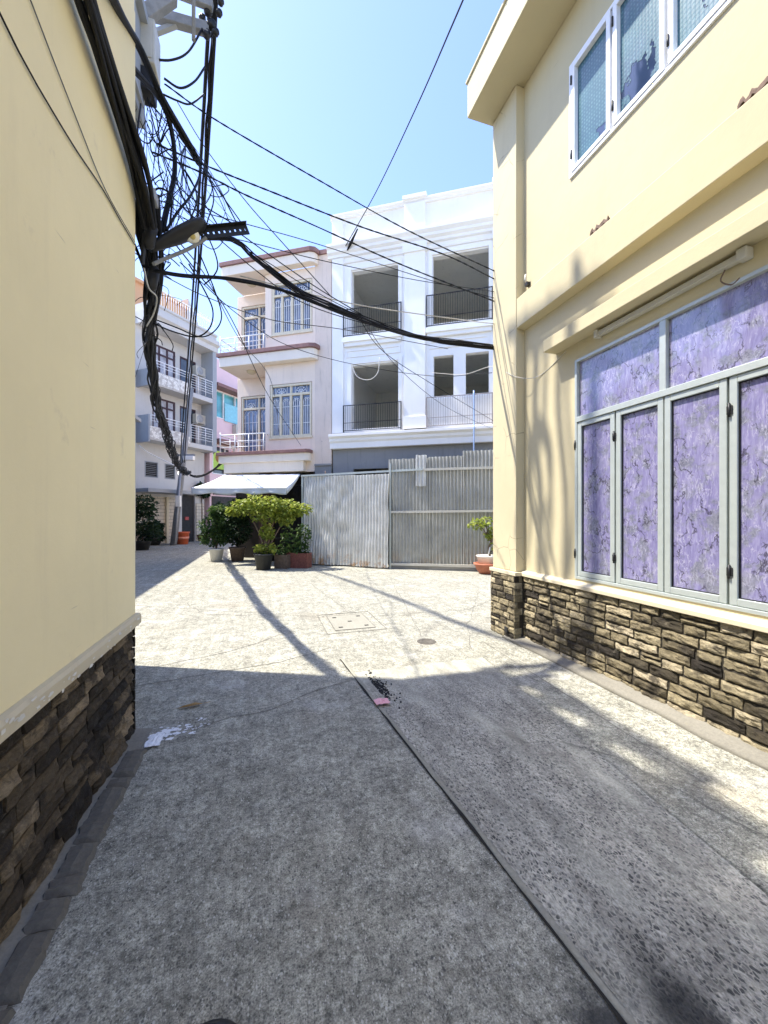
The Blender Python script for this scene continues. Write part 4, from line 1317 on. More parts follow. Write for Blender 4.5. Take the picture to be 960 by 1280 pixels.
m_.build('awning_frame', M['white_metal'], PH)

# ================================================================== TIN HOARDING


def tin_sheet(a0, b0, a1, b1, z0, z1, seed, crumpled=0.0, torn=.02, pitch=.105, amp=.024, lift=0.0):
    """one corrugated sheet standing from (a0,b0) to (a1,b1)"""
    mb = MB(); rnd = random.Random(seed)
    p0, p1 = Vector((a0, b0, 0)), Vector((a1, b1, 0)); d_ = (p1 - p0); L = d_.length; d_.normalize(); nrm = Vector((d_.y, -d_.x, 0))
    per = 8; nx = int(L / pitch * per); nz = 30 if crumpled else 8
    rows = []
    for j in range(nz + 1):
        row = []
        for i in range(nx + 1):
            s_ = L * i / nx; fz = j / nz
            top = z1 + torn * (mnoise.noise(Vector((int(s_ / .13), seed, 0))) + .5 * mnoise.noise(Vector((s_ * 12, seed, 0))))
            bot = z0 + torn * .7 * mnoise.noise(Vector((s_ * 3, seed, 4)))
            z = bot + (top - bot) * fz
            sf = s_ + (.010 * mnoise.noise(Vector((z * 1.3, seed, s_ * .6)))) * (1 + 2 * crumpled)
            y = amp * math.sin(2 * math.pi * s_ / pitch)
            if crumpled:
                y *= 1 - .7 * max(0, mnoise.noise(Vector((s_ * 2.2, z * 1.3, seed))))
                y += crumpled * (.10 * mnoise.noise(Vector((s_ * 1.6, z * 1.1, seed + 3))) + .05 * mnoise.noise(Vector((s_ * 4.4, z * 3.1, seed + 9))) + .02 * abs(mnoise.noise(Vector((s_ * 9, z * 7, seed)))))
                y += lift * (1 - fz) ** 2
            row.append(mb.vert(p0 + d_ * sf + nrm * y + Vector((0, 0, z))))
        rows.append(row)
    for j in range(nz):
        for i in range(nx): mb.face((rows[j][i], rows[j][i + 1], rows[j + 1][i + 1], rows[j + 1][i]), True)
    return mb


GT = thing('tin_gate', 'dented shiny corrugated tin gate panel leaning before the white house', 'gate', 'F', (.6, -.6, 0))
pa, pb = (-.86, -.36), (2.17, -.80)
spl = [0, .40, .63, 1.0]
for i in range(3):
    f0, f1 = max(0, spl[i] - .015), spl[i + 1]
    A = (pa[0] + (pb[0] - pa[0]) * f0, pa[1] + (pb[1] - pa[1]) * f0 - .012 * i); B = (pa[0] + (pb[0] - pa[0]) * f1, pa[1] + (pb[1] - pa[1]) * f1 - .012 * i)
    sh = tin_sheet(*A, *B, .04, 2.90 - .01 * i, 50 + i, crumpled=[.75, .55, .35][i], torn=.03, lift=[.12, .0, .08][i])
    o = sh.build('sheet', M['tin_bright'], GT, fix=False)
m_ = MB(); m_.bar((-.92, -.42, 2.93), (3.2, -.78, 2.985), .05, .06); m_.build('top_rail', M['alu'], GT)
m_ = MB(); m_.box(-.93, -.87, -.40, -.34, 0, 2.95); m_.build('post', M['alu'], GT)
m_ = MB(); m_.lathe((-.05, -.45, 2.96), [(.02, 0), (.02, .10), (0, .10)], 8); m_.build('hook', M['rust'], GT)

FN = thing('tin_fence', 'dull corrugated tin fence nailed to three pale rails', 'fence', 'F', (3.9, -.6, 0))
for i, (f0, f1, zt) in enumerate(((2.14, 3.42, 3.33), (3.36, 4.42, 3.36), (4.36, 5.75, 3.50))):
    y_ = -.70 + .012 * i
    tin_sheet(f0, y_, f1, y_ + .02, .12, zt, 61 + i, torn=.05).build('sheet', M['tin_dull'], FN, fix=False)
tin_sheet(2.98, -.735, 3.30, -.735, 2.5, 3.42, 71, torn=.06).build('sheet', M['tin_bright'], FN, fix=False)
for z_ in (.14, 1.72, 2.95):
    m_ = MB(); a_ = 3.22 if z_ > 2.9 else 2.2; m_.bar((a_, -.765, z_ + (.03 if z_ > 2.9 else 0)), (5.75, -.745, z_ + .03), .05, .07); m_.build('rail', M['cream_box'], FN)
m_ = MB(); m_.box(2.18, 2.23, -.79, -.74, 0, 3.2); m_.build('post', M['alu'], FN)
m_ = MB(); m_.box(2.14, 5.75, -.72, -.5, 0, .11); m_.build('footing', M['cement'], FN)

# ================================================================== FAR STREET: GREY HOUSE, PINK SHOP, OTHERS (frame G)
GH = thing('grey_house', 'tall white and grey house with railed balconies along the far street', 'house', 'G', (1.4, 4, 0))
z2, z3, zt = 6.05, 9.05, 12.2
m_ = MB()
wallgrid(m_, lambda s, z, d_: (s, d_, z), -1.3, 3.55, 0, 12.5, [(.0, 1.45, z2 + .2, z2 + 2.3), (1.75, 2.9, z2 + .05, z2 + 2.2), (.0, 1.45, z3 + .2, z3 + 2.3), (1.75, 2.9, z3 + .05, z3 + 2.2), (1.9, 2.85, 0, 2.9), (-1.0, 1.6, 0, 2.7), (-.45, .35, 3.75, 4.65), (.75, 1.45, 3.75, 4.65)], 0, .2)
m_.box(-1.3, 3.55, .2, 8, 12.3, 12.5); m_.box(-1.3, -1.1, .2, 8, 0, 12.3); m_.box(3.35, 3.55, .2, 8, 0, 12.3); m_.box(-1.1, 3.35, 2.2, 2.4, 0, 12.3)
m_.box(-1.1, 3.35, .2, 2.2, 2.95, 3.1); m_.box(-1.1, 3.35, .2, 2.2, z2 - .15, z2); m_.box(-1.1, 3.35, .2, 2.2, z3 - .15, z3)
m_.build('wall', M['grey_house'], GH)
for z_ in (z2, z3):
    m_ = MB(); m_.box(-.85, 3.3, -1.0, -.003, z_ - .38, z_ - .10); m_.build('balcony_slab', M['grey_house'], GH, bevel=.01)
    m_ = MB(); m_.box(-.85, 1.55, -1.0, -.9, z_ - .10, z_ + .35); m_.box(-.87, 1.6, -1.03, -1.002, z_ - .30, z_ + .2); m_.build('stone_parapet', M['clad'], GH)
m_ = MB(); m_.box(-.95, -.852, -1.02, -.003, z2 - .5, z2 + .95); m_.build('column', M['bluegrey'], GH)
m_ = MB(); m_.box(-.95, -.852, -1.02, -.003, z3 - .5, z3 + .4); m_.build('column', M['bluegrey'], GH)
m_ = MB(); m_.box(3.31, 3.62, -1.0, -.004, z2 - .4, 12.3); m_.build('column', M['bluegrey'], GH)
m_ = MB(); m_.box(1.56, 1.70, -1.0, -.86, z2 - .1, z3 - .38); m_.build('column', M['bluegrey'], GH)
m_ = MB(); m_.box(1.56, 1.70, -1.0, -.86, z3 - .1, 12.0); m_.build('column', M['bluegrey'], GH)
m_ = MB(); m_.sweep([(-.003, 11.95), (-1.05, 11.95), (-1.05, 12.25), (-1.25, 12.35), (-1.25, 12.6), (-.003, 12.6)], -1.0, 3.7, lambda d_, a, b: (d_, a, b)); m_.build('cornice', M['grey_house'], GH)
m_ = MB(); m_.sweep([(.2, 12.602), (-1.0, 12.602), (-1.0, 12.9), (-1.1, 12.95), (-1.1, 13.05), (.2, 13.05)], -.9, 3.6, lambda d_, a, b: (d_, a, b)); m_.build('cornice', M['grey_house'], GH)
for z_ in (z2, z3):
    for (a, b, lo_) in ((-.8, 1.55, .4), (1.72, 3.3, .0)):
        m_ = MB()
        for k_ in range(6 if lo_ == 0 else 3):
            m_.tube([(a, -.98, z_ + .95 - k_ * .15), (b, -.98, z_ + .95 - k_ * .15)], .024 if k_ == 0 else .014, 6)
        for k_ in range(4): x_ = a + (b - a) * k_ / 3; m_.tube([(x_, -.98, z_ + (lo_ - .05)), (x_, -.98, z_ + .95)], .02, 6)
        m_.build('railing', M['white_metal'], GH)
    for (a, b, c, e) in ((.0, 1.45, z_ + .2, z_ + 2.3),):
        fm = MB(); rect_frame(fm, a, b, c, e, .09, .02, .12, lambda s, z, d_: (s, d_, z))
        fm.box(a + .09, b - .09, .03, .11, e - .55, e - .45)
        for x_ in (a + .45, a + .95): fm.box(x_ - .05, x_ + .05, .03, .115, c + .09, e - .09)
        W = fm.build('window', M['dark_wood'], GH); pm = MB(); pm.box(a + .05, b - .05, .07, .08, c + .05, e - .05); pm.build('pane', plain('curtained_glass', (.42, .42, .45), .2, var=.5, scale=3), W)
    fm = MB(); rect_frame(fm, 1.75, 2.9, z_ + .05, z_ + 2.2, .09, .02, .12, lambda s, z, d_: (s, d_, z)); fm.box(2.3, 2.36, .03, .11, z_ + .1, z_ + 2.1)
    W = fm.build('door', M['dark_wood'], GH); pm = MB(); pm.box(1.8, 2.85, .07, .08, z_ + .1, z_ + 2.15); pm.build('pane', M['glass_dark'], W)
for (a, b) in ((-.45, .35), (.75, 1.45)):
    fm = MB(); rect_frame(fm, a, b, 3.75, 4.65, .05, -.01, .08, lambda s, z, d_: (s, d_, z))
    for k_ in range(8): fm.bar((a + .05, .04, 3.85 + k_ * .1), (b - .05, .04, 3.85 + k_ * .1), .05, .015)
    W = fm.build('vent', M['bluegrey'], GH); pm = MB(); pm.box(a, b, .1, .11, 3.75, 4.65); pm.build('backing', M['dark'], W)
m_ = MB(); m_.box(-1.3, 1.75, -1.5, -.004, 2.86, 3.05); m_.build('canopy', M['bluegrey'], GH)
m_ = MB(); m_.box(-1.0, .85, .06, .12, 0, 2.7); m_.box(.99, 1.6, .06, .12, 0, 2.7); m_.build('tiled_front', M['shutter_tile'], GH)
m_ = MB(); m_.box(.85, .99, -.04, .14, 0, 2.7); m_.build('front_column', M['cream_trim'], GH)
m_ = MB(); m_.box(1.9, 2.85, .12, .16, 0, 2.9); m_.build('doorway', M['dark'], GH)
m_ = MB(); m_.box(2.2, 2.45, .08, .118, 1.35, 1.55); m_.build('door_plate', plain('red_plate', (.4, .06, .05), .5), GH)
m_ = MB(); m_.box(2.9, 3.5, -.06, -.004, 0, 2.4); m_.build('tiled_pier', M['shutter_tile'], GH)
m_ = MB(); m_.box(-.7, 2.6, .6, 3, 13.05, 14.6); m_.prism([(-.9, .4), (2.8, .4), (2.8, 3.2), (-.9, 3.2)], 14.6, 14.75); m_.build('roof_room', M['orange'], GH)
m_ = MB()
m_.tube([(-.9, -.95, 13.95), (3.5, -.95, 13.95)], .03, 6)
for k_ in range(30): x_ = -.9 + k_ * .15; m_.tube([(x_, -.95, 13.05), (x_, -.95, 13.95)], .018, 5)
m_.build('roof_railing', M['white_metal'], GH)
m_ = MB(); m_.poly([(2.6, .3, 15.2), (3.7, .3, 13.3), (3.7, 3, 13.3), (2.6, 3, 15.2)]); m_.poly([(2.6, .3, 15.2), (2.6, .3, 13.1), (3.7, .3, 13.3)]); m_.build('lean_roof', M['grey_house'], GH, fix=False)


def aircon(label, fr, p, w_=.8, h_=.55, d_=.32, group=None):
    t = thing('air_conditioner', label, 'air conditioner', fr, p)
    x, y, z = p
    m_ = MB(); m_.box(x - w_ / 2, x + w_ / 2, y - d_, y, z, z + h_); m_.build('casing', M['cream_box'], t, bevel=.02)
    m_ = MB(); m_.lathe((x - w_ * .12, y - d_ - .002, z + h_ / 2), [(.0, .012), (.05, .012), (.06, .004), (h_ * .38, .002), (h_ * .42, .012), (h_ * .42, -.01)], 20, (0, -1, 0)); m_.build('fan_grille', M['grey_plastic'], t)
    m_ = MB(); m_.box(x - w_ * .4, x - w_ * .34, y - d_, y + .1, z - .05, z - .002); m_.box(x + w_ * .34, x + w_ * .4, y - d_, y + .1, z - .05, z - .002); m_.build('bracket', M['white_metal'], t)
    m_ = MB(); m_.tube(curve_pts([(x + w_ / 2, y - .1, z + .2), (x + w_ / 2 + .2, y - .1, z - .3), (x + w_ / 2 + .4, y - .02, z - .2), (x + w_ / 2 + .45, y - .01, z + .5)], 16), .025, 6); m_.build('hose', M['white_metal'], t)
    return t


aircon('boxy air conditioner hung by the top floor balcony of the grey house', 'G', (3.0, -.05, z3 + 1.35))
aircon('boxy air conditioner hung by the middle balcony of the grey house', 'G', (3.0, -.05, z2 + 1.35))

PS = thing('far_pink_house', 'distant pink building with teal glazing between the grey house and pink balconies', 'house', 'G', (6, 4, 0))
m_ = MB()
wallgrid(m_, lambda s, z, d_: (s, d_, z), 3.75, 10, 0, 12.0, [(3.95, 6.9, 8.1, 9.9), (3.95, 5.9, 4.35, 6.3)], -.25, -.05)
m_.box(3.75, 10, -.05, 8, 11.8, 12.0); m_.box(9.8, 10, -.05, 8, 0, 11.8); m_.box(3.75, 3.95, -.05, 8, 0, 11.8)
m_.build('wall', M['far_pink'], PS)
m_ = MB(); m_.box(3.72, 7.2, -1.0, -.253, 9.95, 10.15); m_.box(3.72, 6.2, -1.15, -.253, 6.35, 6.55); m_.build('canopy', M['maroon'], PS)
m_ = MB(); m_.box(3.95, 6.9, -.15, -.13, 8.1, 9.9); m_.build('window_glass', M['glass_teal'], PS)
m_ = MB(); rect_frame(m_, 3.95, 6.9, 8.1, 9.9, .06, -.28, -.16, lambda s, z, d_: (s, d_, z)); m_.box(4.85, 4.93, -.27, -.16, 8.16, 9.84); m_.box(5.9, 5.96, -.27, -.16, 8.16, 9.84); m_.build('window_frame', M['white_metal'], PS)
m_ = MB(); m_.box(4.93, 6.9, -.34, -.30, 8.0, 9.2); m_.build('glass_balustrade', plain('aqua_sheet', (.25, .58, .66), .25, var=.15), PS)
m_ = MB(); m_.box(3.95, 5.9, .3, .32, 4.35, 6.3); m_.build('shop_window', M['glass_dark'], PS)
m_ = MB(); m_.prism([(4.0, .0), (5.6, .0), (5.6, .06), (4.0, .06)], 4.75, 5.3); m_.poly([(3.98, -.01, 5.3), (5.62, -.01, 5.3), (4.9, -.01, 5.95), (4.5, -.01, 5.95)]); m_.build('green_sign', plain('lime_sign', (.42, .62, .10), .5, var=.15), PS, fix=False)
m_ = MB(); m_.lathe((4.75, -.015, 5.5), [(0, .01), (.3, .01), (.32, 0)], 16, (0, -1, 0), 1.0); m_.build('sign_emblem', plain('brown_emblem', (.30, .15, .04), .5), PS)
m_ = MB(); rect_frame(m_, 3.95, 5.9, 4.35, 6.3, .06, -.28, -.16, lambda s, z, d_: (s, d_, z)); m_.box(5.0, 5.05, -.27, -.2, 4.41, 6.24); m_.build('window_frame', M['white_metal'], PS)
m_ = MB(); m_.box(4.0, 8.5, -.32, -.252, 3.0, 3.6);
m_.build('breeze_vent', plain('vent_block', (.16, .15, .14), .8, var=.5, scale=18), PS)
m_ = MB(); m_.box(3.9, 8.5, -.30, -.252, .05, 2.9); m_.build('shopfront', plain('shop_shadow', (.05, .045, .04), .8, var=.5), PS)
m_ = MB(); m_.box(4.9, 6.4, -.36, -.302, 0, 2.2); m_.build('tiled_front', M['shutter_tile'], PS)
aircon('round-fan air conditioner on the distant pink wall under teal glass', 'G', (6.1, -.26, 7.3), .85, .6, .34)

PB = thing('pale_blue_house', 'slim pale blue-grey house with downpipes peeping past the cream wall', 'house', 'G', (-3, 4, 0))
m_ = MB(); m_.box(-6.5, -1.45, -.35, 8, 0, 11.2); m_.build('wall', M['bluegrey'], PB)
m_ = MB(); m_.box(-2.6, -1.7, -.45, -.352, 6.2, 7.6); m_.box(-2.6, -1.7, -.45, -.352, 3.2, 4.4); m_.build('shutter', M['grey_plastic'], PB)
m_ = MB(); m_.tube([(-1.62, -.42, 0), (-1.62, -.42, 11)], .06, 8); m_.tube([(-1.9, -.42, 0), (-1.9, -.42, 11)], .04, 8); m_.build('downpipe', M['white_metal'], PB)

# ================================================================== STREET THINGS
# far utility pole
PX, PY = -11.55, 21.5
t = thing('utility_pole', 'leaning concrete utility pole carrying cables on the far street', 'pole', 'W', (PX, PY, 0))
m_ = MB(); m_.tube([(PX, PY, 0), (PX + .35, PY, 3), (PX + 1.0, PY, 8.6)], [.17, .155, .11], 12); m_.build('shaft', M['concrete_beam'], t)
m_ = MB(); m_.tube([(PX + .2, PY - .2, .1), (PX + .5, PY - .2, 3.9)], .05, 8); m_.build('conduit', M['grey_plastic'], t)
m_ = MB(); m_.box(PX + .3, PX + .55, PY - .38, PY - .2, 2.1, 2.7); m_.build('meter_box', M['white_pot'], t, bevel=.02)
m_ = MB(); m_.bar((PX, PY - .2, 4.9), (PX + 1.3, PY - .25, 4.9), .08, .1); m_.build('cross_arm', M['concrete_beam'], t)
m_ = MB(); m_.box(PX + .7, PX + 1.3, PY - .45, PY - .22, 4.6, 4.84); m_.build('cable_box', M['white_pot'], t, bevel=.03)

t = thing('globe_lamp', 'glowing white globe lamp hanging above the grey house canopy', 'lamp', 'G', (.9, -1.2, 4.1))
m_ = MB(); m_.lathe((.9, -1.2, 4.05), [(0, -.22), (.14, -.18), (.2, 0), (.15, .16), (.06, .2), (0, .2)], 18); m_.build('globe', M['lamp_globe'], t)
m_ = MB(); m_.tube(curve_pts([(.9, -1.2, 4.2), (.5, -1.1, 4.45), (-.6, -.6, 5.0), (-.9, -.2, 5.4)], 18), .025, 6); m_.build('arm', M['white_metal'], t)

m_ = MB()
t = thing('waste_bin', 'small orange-red plastic bin beside the far leaning pole', 'bin', 'W', (-11.45, 22.3, 0))
m_.lathe((-11.45, 22.3, 0), [(0, 0), (.28, 0), (.34, .62), (.37, .63), (.37, .70), (.31, .70), (.27, .1), (0, .1)], 22); m_.build('bucket', M['orange_bin'], t)
m_ = MB(); m_.lathe((-11.45, 22.3, .3), [(.315, 0), (.325, .0), (.335, .13), (.325, .13)], 22); m_.build('band', plain('orange_band', (.7, .28, .18), .5), t)

# transformer-like cabinet and concrete frame on the corner house
t = thing('cable_bracket', 'concrete beam frame high up on the corner house carrying thick cables', 'cable frame', 'A', (-1.1, 4.3, 7.2))
cf = lambda x, y, Y: tof('A', at(x, y, Y))
m_ = MB(); m_.bar(cf(150, 40, 4.2), cf(216, -4, 4.45), .11, .12); m_.build('beam', M['concrete_beam'], t, bevel=.008)
m_ = MB(); m_.bar(cf(150, 6, 4.6), cf(262, 38, 4.75), .09, .12); m_.build('beam', M['concrete_beam'], t, bevel=.008)
m_ = MB(); m_.bar(cf(192, 42, 4.7), cf(228, 28, 4.7), .05, .05); m_.build('brace', M['grey_plastic'], t)
m_ = MB(); m_.bar(cf(215, -12, 4.6), cf(266, 8, 4.7), .07, .09); m_.build('beam', M['concrete_beam'], t, bevel=.008)
for (x, y, s_) in ((258, 12, .05), (262, 28, .055), (268, 38, .04), (256, 40, .05), (272, 14, .04), (251, 20, .04), (274, 0, .04)):
    c = cf(x, y, 4.72); m_ = MB(); m_.lathe(c - Vector((0, 0, s_)), [(0, 0), (s_ * .6, 0), (s_, s_ * .5), (s_ * .6, s_), (s_ * .9, s_ * 1.4), (s_ * .5, s_ * 2), (0, s_ * 2)], 10, (.5, .2, 1)); m_.build('insulator', M['black_metal'], t)
m_ = MB(); m_.tube([(-.78, 4.98, 7.1), (-.78, 4.98, 7.85), (-.78, 4.98, 7.95), (-.78, 5.02, 11.9)], [.02, .02, .075, .07], 10); m_.build('shade_mast', M['concrete_beam'], t)  # added mast, holds the shadow casters above view
m_ = MB(); m_.bar((-.8, 4.7, 11.6), (-.72, 6.2, 11.6), .09, .1); m_.build('cross_arm', M['concrete_beam'], t)  # arm added out of view for the shadow-casting cables
rnd = random.Random(6)
for k_, (du, zb, r_) in enumerate(((5.25, 8.75, .03), (5.38, 8.7, .05), (5.62, 8.8, .035), (5.80, 8.75, .06), (5.98, 8.9, .03))):
    m_ = MB(); m_.tube(curve_pts([(-.7, du, 11.6), (-.68 + rnd.uniform(-.03, .03), du + .04, 10.6), (-.7, du - .06, 9.6), (-.72, du + .03 * (-1) ** k_, zb)], 24), r_, 8); m_.build('shade_drop', M['cable'], t)  # unseen cables added to cast soft bands on the yellow wall
m_ = MB()
for k_ in range(7):
    rr_ = .30 + .02 * k_; m_.tube([(-.66 + .012 * k_, 5.72 + rr_ * .55 * math.cos(a_ * math.pi / 14), 9.75 + rr_ * 1.5 * math.sin(a_ * math.pi / 14)) for a_ in range(29)], .02, 6)
m_.build('shade_coil', M['cable'], t)  # unseen coil added to cast an oval shadow on the yellow wall
t = thing('telecom_cabinet', 'pale metal telecom box hung on the corner house among the wires', 'cabinet', 'A', tuple(tof('A', at(187, 66, 4.3))))
c = tof('A', at(188, 64, 4.35))
m_ = MB(); m_.box(c.x - .10, c.x + .07, c.y - .12, c.y + .14, c.z - .24, c.z + .24); m_.build('casing', M['cream_box'], t, bevel=.012)
m_ = MB(); m_.box(c.x - .07, c.x + .04, c.y - .132, c.y - .1205, c.z - .2, c.z + .2); m_.build('door', M['cream_box'], t, bevel=.004)
m_ = MB(); d2 = tof('A', at(178, 105, 4.3)); m_.box(d2.x - .1, d2.x + .12, d2.y - .1, d2.y + .12, d2.z - .13, d2.z + .12); m_.build('splice_box', M['black_metal'], t, bevel=.02)

# LED street lamp on the corner of the cream house
t = thing('street_lamp', 'black LED street lamp head bracketed to the cream wall corner', 'street lamp', 'W', tuple(at(186, 312, 3.15)))
h0, h1 = at(186, 310, 3.22), at(256, 280, 3.42)
ax = (h1 - h0); L = ax.length; ax.normalize(); sd = ax.cross(Vector((0, 0, 1))).normalized(); up = sd.cross(ax)
m_ = MB(); rings = []
for f_, w_, t0_, t1_ in ((0, .04, -.035, .03), (.12, .05, -.04, .035), (.3, .075, -.045, .04), (.5, .105, -.05, .045), (.75, .12, -.05, .05), (.92, .10, -.04, .045), (1.0, .055, -.02, .025)):
    c = h0 + ax * (L * f_)
    rings.append([m_.vert(c + sd * (w_ * math.cos(a)) + up * ((t1_ if math.sin(a) > 0 else -t0_) * math.sin(a))) for a in [2 * math.pi * k_ / 14 for k_ in range(14)]])
for a, b in zip(rings, rings[1:]):
    for j in range(14): m_.face((a[j], a[(j + 1) % 14], b[(j + 1) % 14], b[j]), True)
m_.face(rings[0]); m_.face(rings[-1])
m_.build('lamp_head', M['black_metal'], t)
lc = h0 + ax * (L * .70) - up * .045
m_ = MB(); m_.lathe(lc, [(0, .018), (.035, .016), (.052, .006), (.06, 0), (.06, -.01)], 20, -up - Vector((0, .9, 0))); m_.build('lens', plain('led_lens', (.85, .82, .70), .2, var=.15, scale=30), t)
m_ = MB(); m_.lathe(lc, [(0, .021), (.02, .020), (.024, .015)], 14, -up - Vector((0, .9, 0))); m_.build('led_chip', plain('led_chip', (.62, .50, .16), .4), t)
m_ = MB(); m_.tube(curve_pts([at(192, 330, 3.2), at(205, 324, 3.28), at(232, 313, 3.38), at(250, 303, 3.44), at(258, 297, 3.45)], 18), .015, 10); m_.build('arm', M['concrete_beam'], t)
m_ = MB(); m_.bar(at(178, 330, 3.13), at(181, 292, 3.12), .03, .02); m_.build('wall_plate', M['black_metal'], t)

t = thing('perforated_arm', 'black perforated steel arm beyond the lamp holding crossing cables', 'bracket', 'W', tuple(at(258, 292, 3.5)))
a0, a1 = at(250, 293, 3.46), at(310, 286.5, 3.62)
d_ = (a1 - a0).normalized(); s_ = d_.cross(Vector((0, 0, 1))).normalized(); u_ = s_.cross(d_)
m_ = MB()
N = 9
Lh = (a1 - a0).length
hh_ = .045
for i in range(N):     # web with square slots
    f0, f1 = i / N, (i + 1) / N; c0, c1 = a0 + d_ * (Lh * f0), a0 + d_ * (Lh * f1); m0 = c0.lerp(c1, .35); m1 = c0.lerp(c1, .65)
    m_.bar(c0, m0, .006, hh_ * 2, u_); m_.bar(m1, c1, .006, hh_ * 2, u_)
    m_.bar(m0 + u_ * hh_ * .62, m1 + u_ * hh_ * .62, .0055, hh_ * .75, u_); m_.bar(m0 - u_ * hh_ * .62, m1 - u_ * hh_ * .62, .0055, hh_ * .75, u_)
m_.bar(a0 + u_ * hh_ + s_ * .02, a1 + u_ * hh_ + s_ * .02, .046, .006, u_)
m_.build('angle_iron', M['black_metal'], t)

t = thing('junction_box', 'small grey junction box bracketed high on the cream wall corner', 'junction box', 'A', tuple(tof('A', at(178, 245, 3.0))))
c = tof('A', at(181, 246, 3.05)); m_ = MB(); m_.box(c.x - .05, c.x + .085, c.y - .06, c.y + .05, c.z - .04, c.z + .045); m_.build('casing', M['grey_plastic'], t, bevel=.006)
m_ = MB(); m_.box(-.925, -.905, c.y - .035, c.y + .035, c.z - .12, c.z + .08); m_.build('mount', M['rust'], t)

# ================================================================== CABLES
def cab(name, label, pts, r, mat='cable', n=24, tw=False, cat='cable', group=None):
    mb = MB(); P = curve_pts(pts, n) if len(pts) > 2 else [Vector(p_) for p_ in pts]
    if tw: P2 = resample(P, .06); twisted(mb, P2, r)
    else: mb.tube(P, r, 6)
    o = mb.build(name, M[mat], base=tuple(P[0]), fix=False); return tag(o, label, cat, group)


mb = MB()     # thick run along the cream wall
pw = [tow('A', (-.845, u_, z_)) for u_, z_ in ((-3, 4.35), (-1, 4.30), (.8, 4.24), (2.0, 4.18), (2.9, 4.10), (3.25, 4.02), (3.45, 3.85))]
bundle(mb, resample(curve_pts(pw, 40), .12), .055, 13, 3, (.009, .017), .7)
o = mb.build('cable_bundle', M['cable'], base=tuple(pw[0]), fix=False); tag(o, 'heavy black cable bundle clipped along the upper cream house wall', 'cable bundle')
mb = MB()     # hanging trunk from the corner down and away to the far pole
tr = [at(178, 250, 3.12), at(184, 290, 3.25), at(190, 330, 3.4), at(191, 370, 3.7), at(187, 410, 4.3), at(188, 445, 5.0), at(196, 500, 6.8), at(207, 540, 9.5), at(217, 570, 13), at(227, 587, 17), at(236, 592, 21.3)]
P = resample(curve_pts(tr, 60), .15)
bundle(mb, P, .095, 32, 9, (.005, .016), 1.3, taper=lambda f_: 1.05 - .45 * math.sin(math.pi * min(1, f_ * 2.2)) + (.7 * max(0, f_ - .4)))
o = mb.build('cable_bundle', M['cable'], base=tuple(P[0]), fix=False); tag(o, 'thickest black cable trunk drooping from the lamp corner to the far pole', 'cable bundle')
mb = MB()     # far side: pole to pink house
P = sag(at(238, 594, 21.2), tow('F', (-4.2, -.1, 3.55)), .25, 30); bundle(mb, P, .05, 7, 15, (.015, .022), .8)
o = mb.build('cable_bundle', M['cable'], base=tuple(P[0]), fix=False); tag(o, 'black cable bundle from the far pole to above the white awning', 'cable bundle')
RBN = tow('A', (3.35, 4.88, 4.02))
mb = MB()
P = resample(curve_pts([at(255, 298, 3.47), at(294, 301, 3.62), at(318, 323, 3.74), at(350, 348, 3.9), at(385, 371, 4.08), at(450, 397, 4.42), at(520, 420, 4.9), RBN], 40), .12)
bundle(mb, P, .030, 11, 23, (.004, .008), 1.6, taper=lambda f_: .7 + .6 * math.sin(math.pi * f_))
o = mb.build('cable_bundle', M['cable'], base=tuple(P[0]), fix=False); tag(o, 'upper of two black bundles crossing the junction from the perforated arm', 'cable bundle')
mb = MB()
P = resample(curve_pts([at(192, 338, 3.3), at(230, 345, 3.45), at(290, 349, 3.66), at(350, 362, 3.9), at(410, 385, 4.18), at(460, 404, 4.45), at(530, 424, 4.95), RBN - Vector((0, 0, .03))], 40), .12)
bundle(mb, P, .020, 8, 27, (.004, .008), 1.6)
o = mb.build('cable_bundle', M['cable'], base=tuple(P[0]), fix=False); tag(o, 'lower sagging black bundle crossing the junction from below the lamp', 'cable bundle')
mb = MB()
P = resample(curve_pts([at(268, -30, 4.6), at(262, 80, 5.2), at(255, 200, 6.4), at(248, 310, 8.6), at(240, 420, 12), at(231, 530, 17), at(228, 578, 21.2)], 50), .25)
for dx in (-.035, .035): mb.tube([q_ + Vector((dx * (1 + .03 * i), 0, .01 * math.sin(i))) for i, q_ in enumerate(P)], .024, 6)
mb.tube([q_ + Vector((.01 * math.sin(i * 1.3), .02, .02 * math.cos(i))) for i, q_ in enumerate(P)], .018, 6)
o = mb.build('cable_bundle', M['cable'], base=tuple(P[0]), fix=False); tag(o, 'pair of steep black service cables from the concrete frame to the far pole', 'cable bundle')
mb = MB()
P = resample(curve_pts([at(128, -40, 2.1), at(150, 10, 2.5), at(178, 60, 3.0), at(205, 125, 3.5), at(235, 178, 3.9), at(251, 205, 4.3)], 30), .1)
bundle(mb, P, .022, 4, 33, (.013, .018), .6)
o = mb.build('cable_bundle', M['cable'], base=tuple(P[0]), fix=False); tag(o, 'thick cable slanting from overhead past the telecom box', 'cable bundle')
mb = MB()
P = resample(curve_pts([at(100, 5, 2.05), at(125, 40, 2.4), at(165, 85, 3.0), at(200, 125, 3.5), at(215, 165, 3.7), at(219, 215, 3.7), at(208, 265, 3.5), at(203, 290, 3.4)], 34), .1)
bundle(mb, P, .018, 3, 35, (.011, .015), .7)
o = mb.build('cable_bundle', M['cable'], base=tuple(P[0]), fix=False); tag(o, 'cable looping off the cream wall and back down to the street lamp', 'cable bundle')

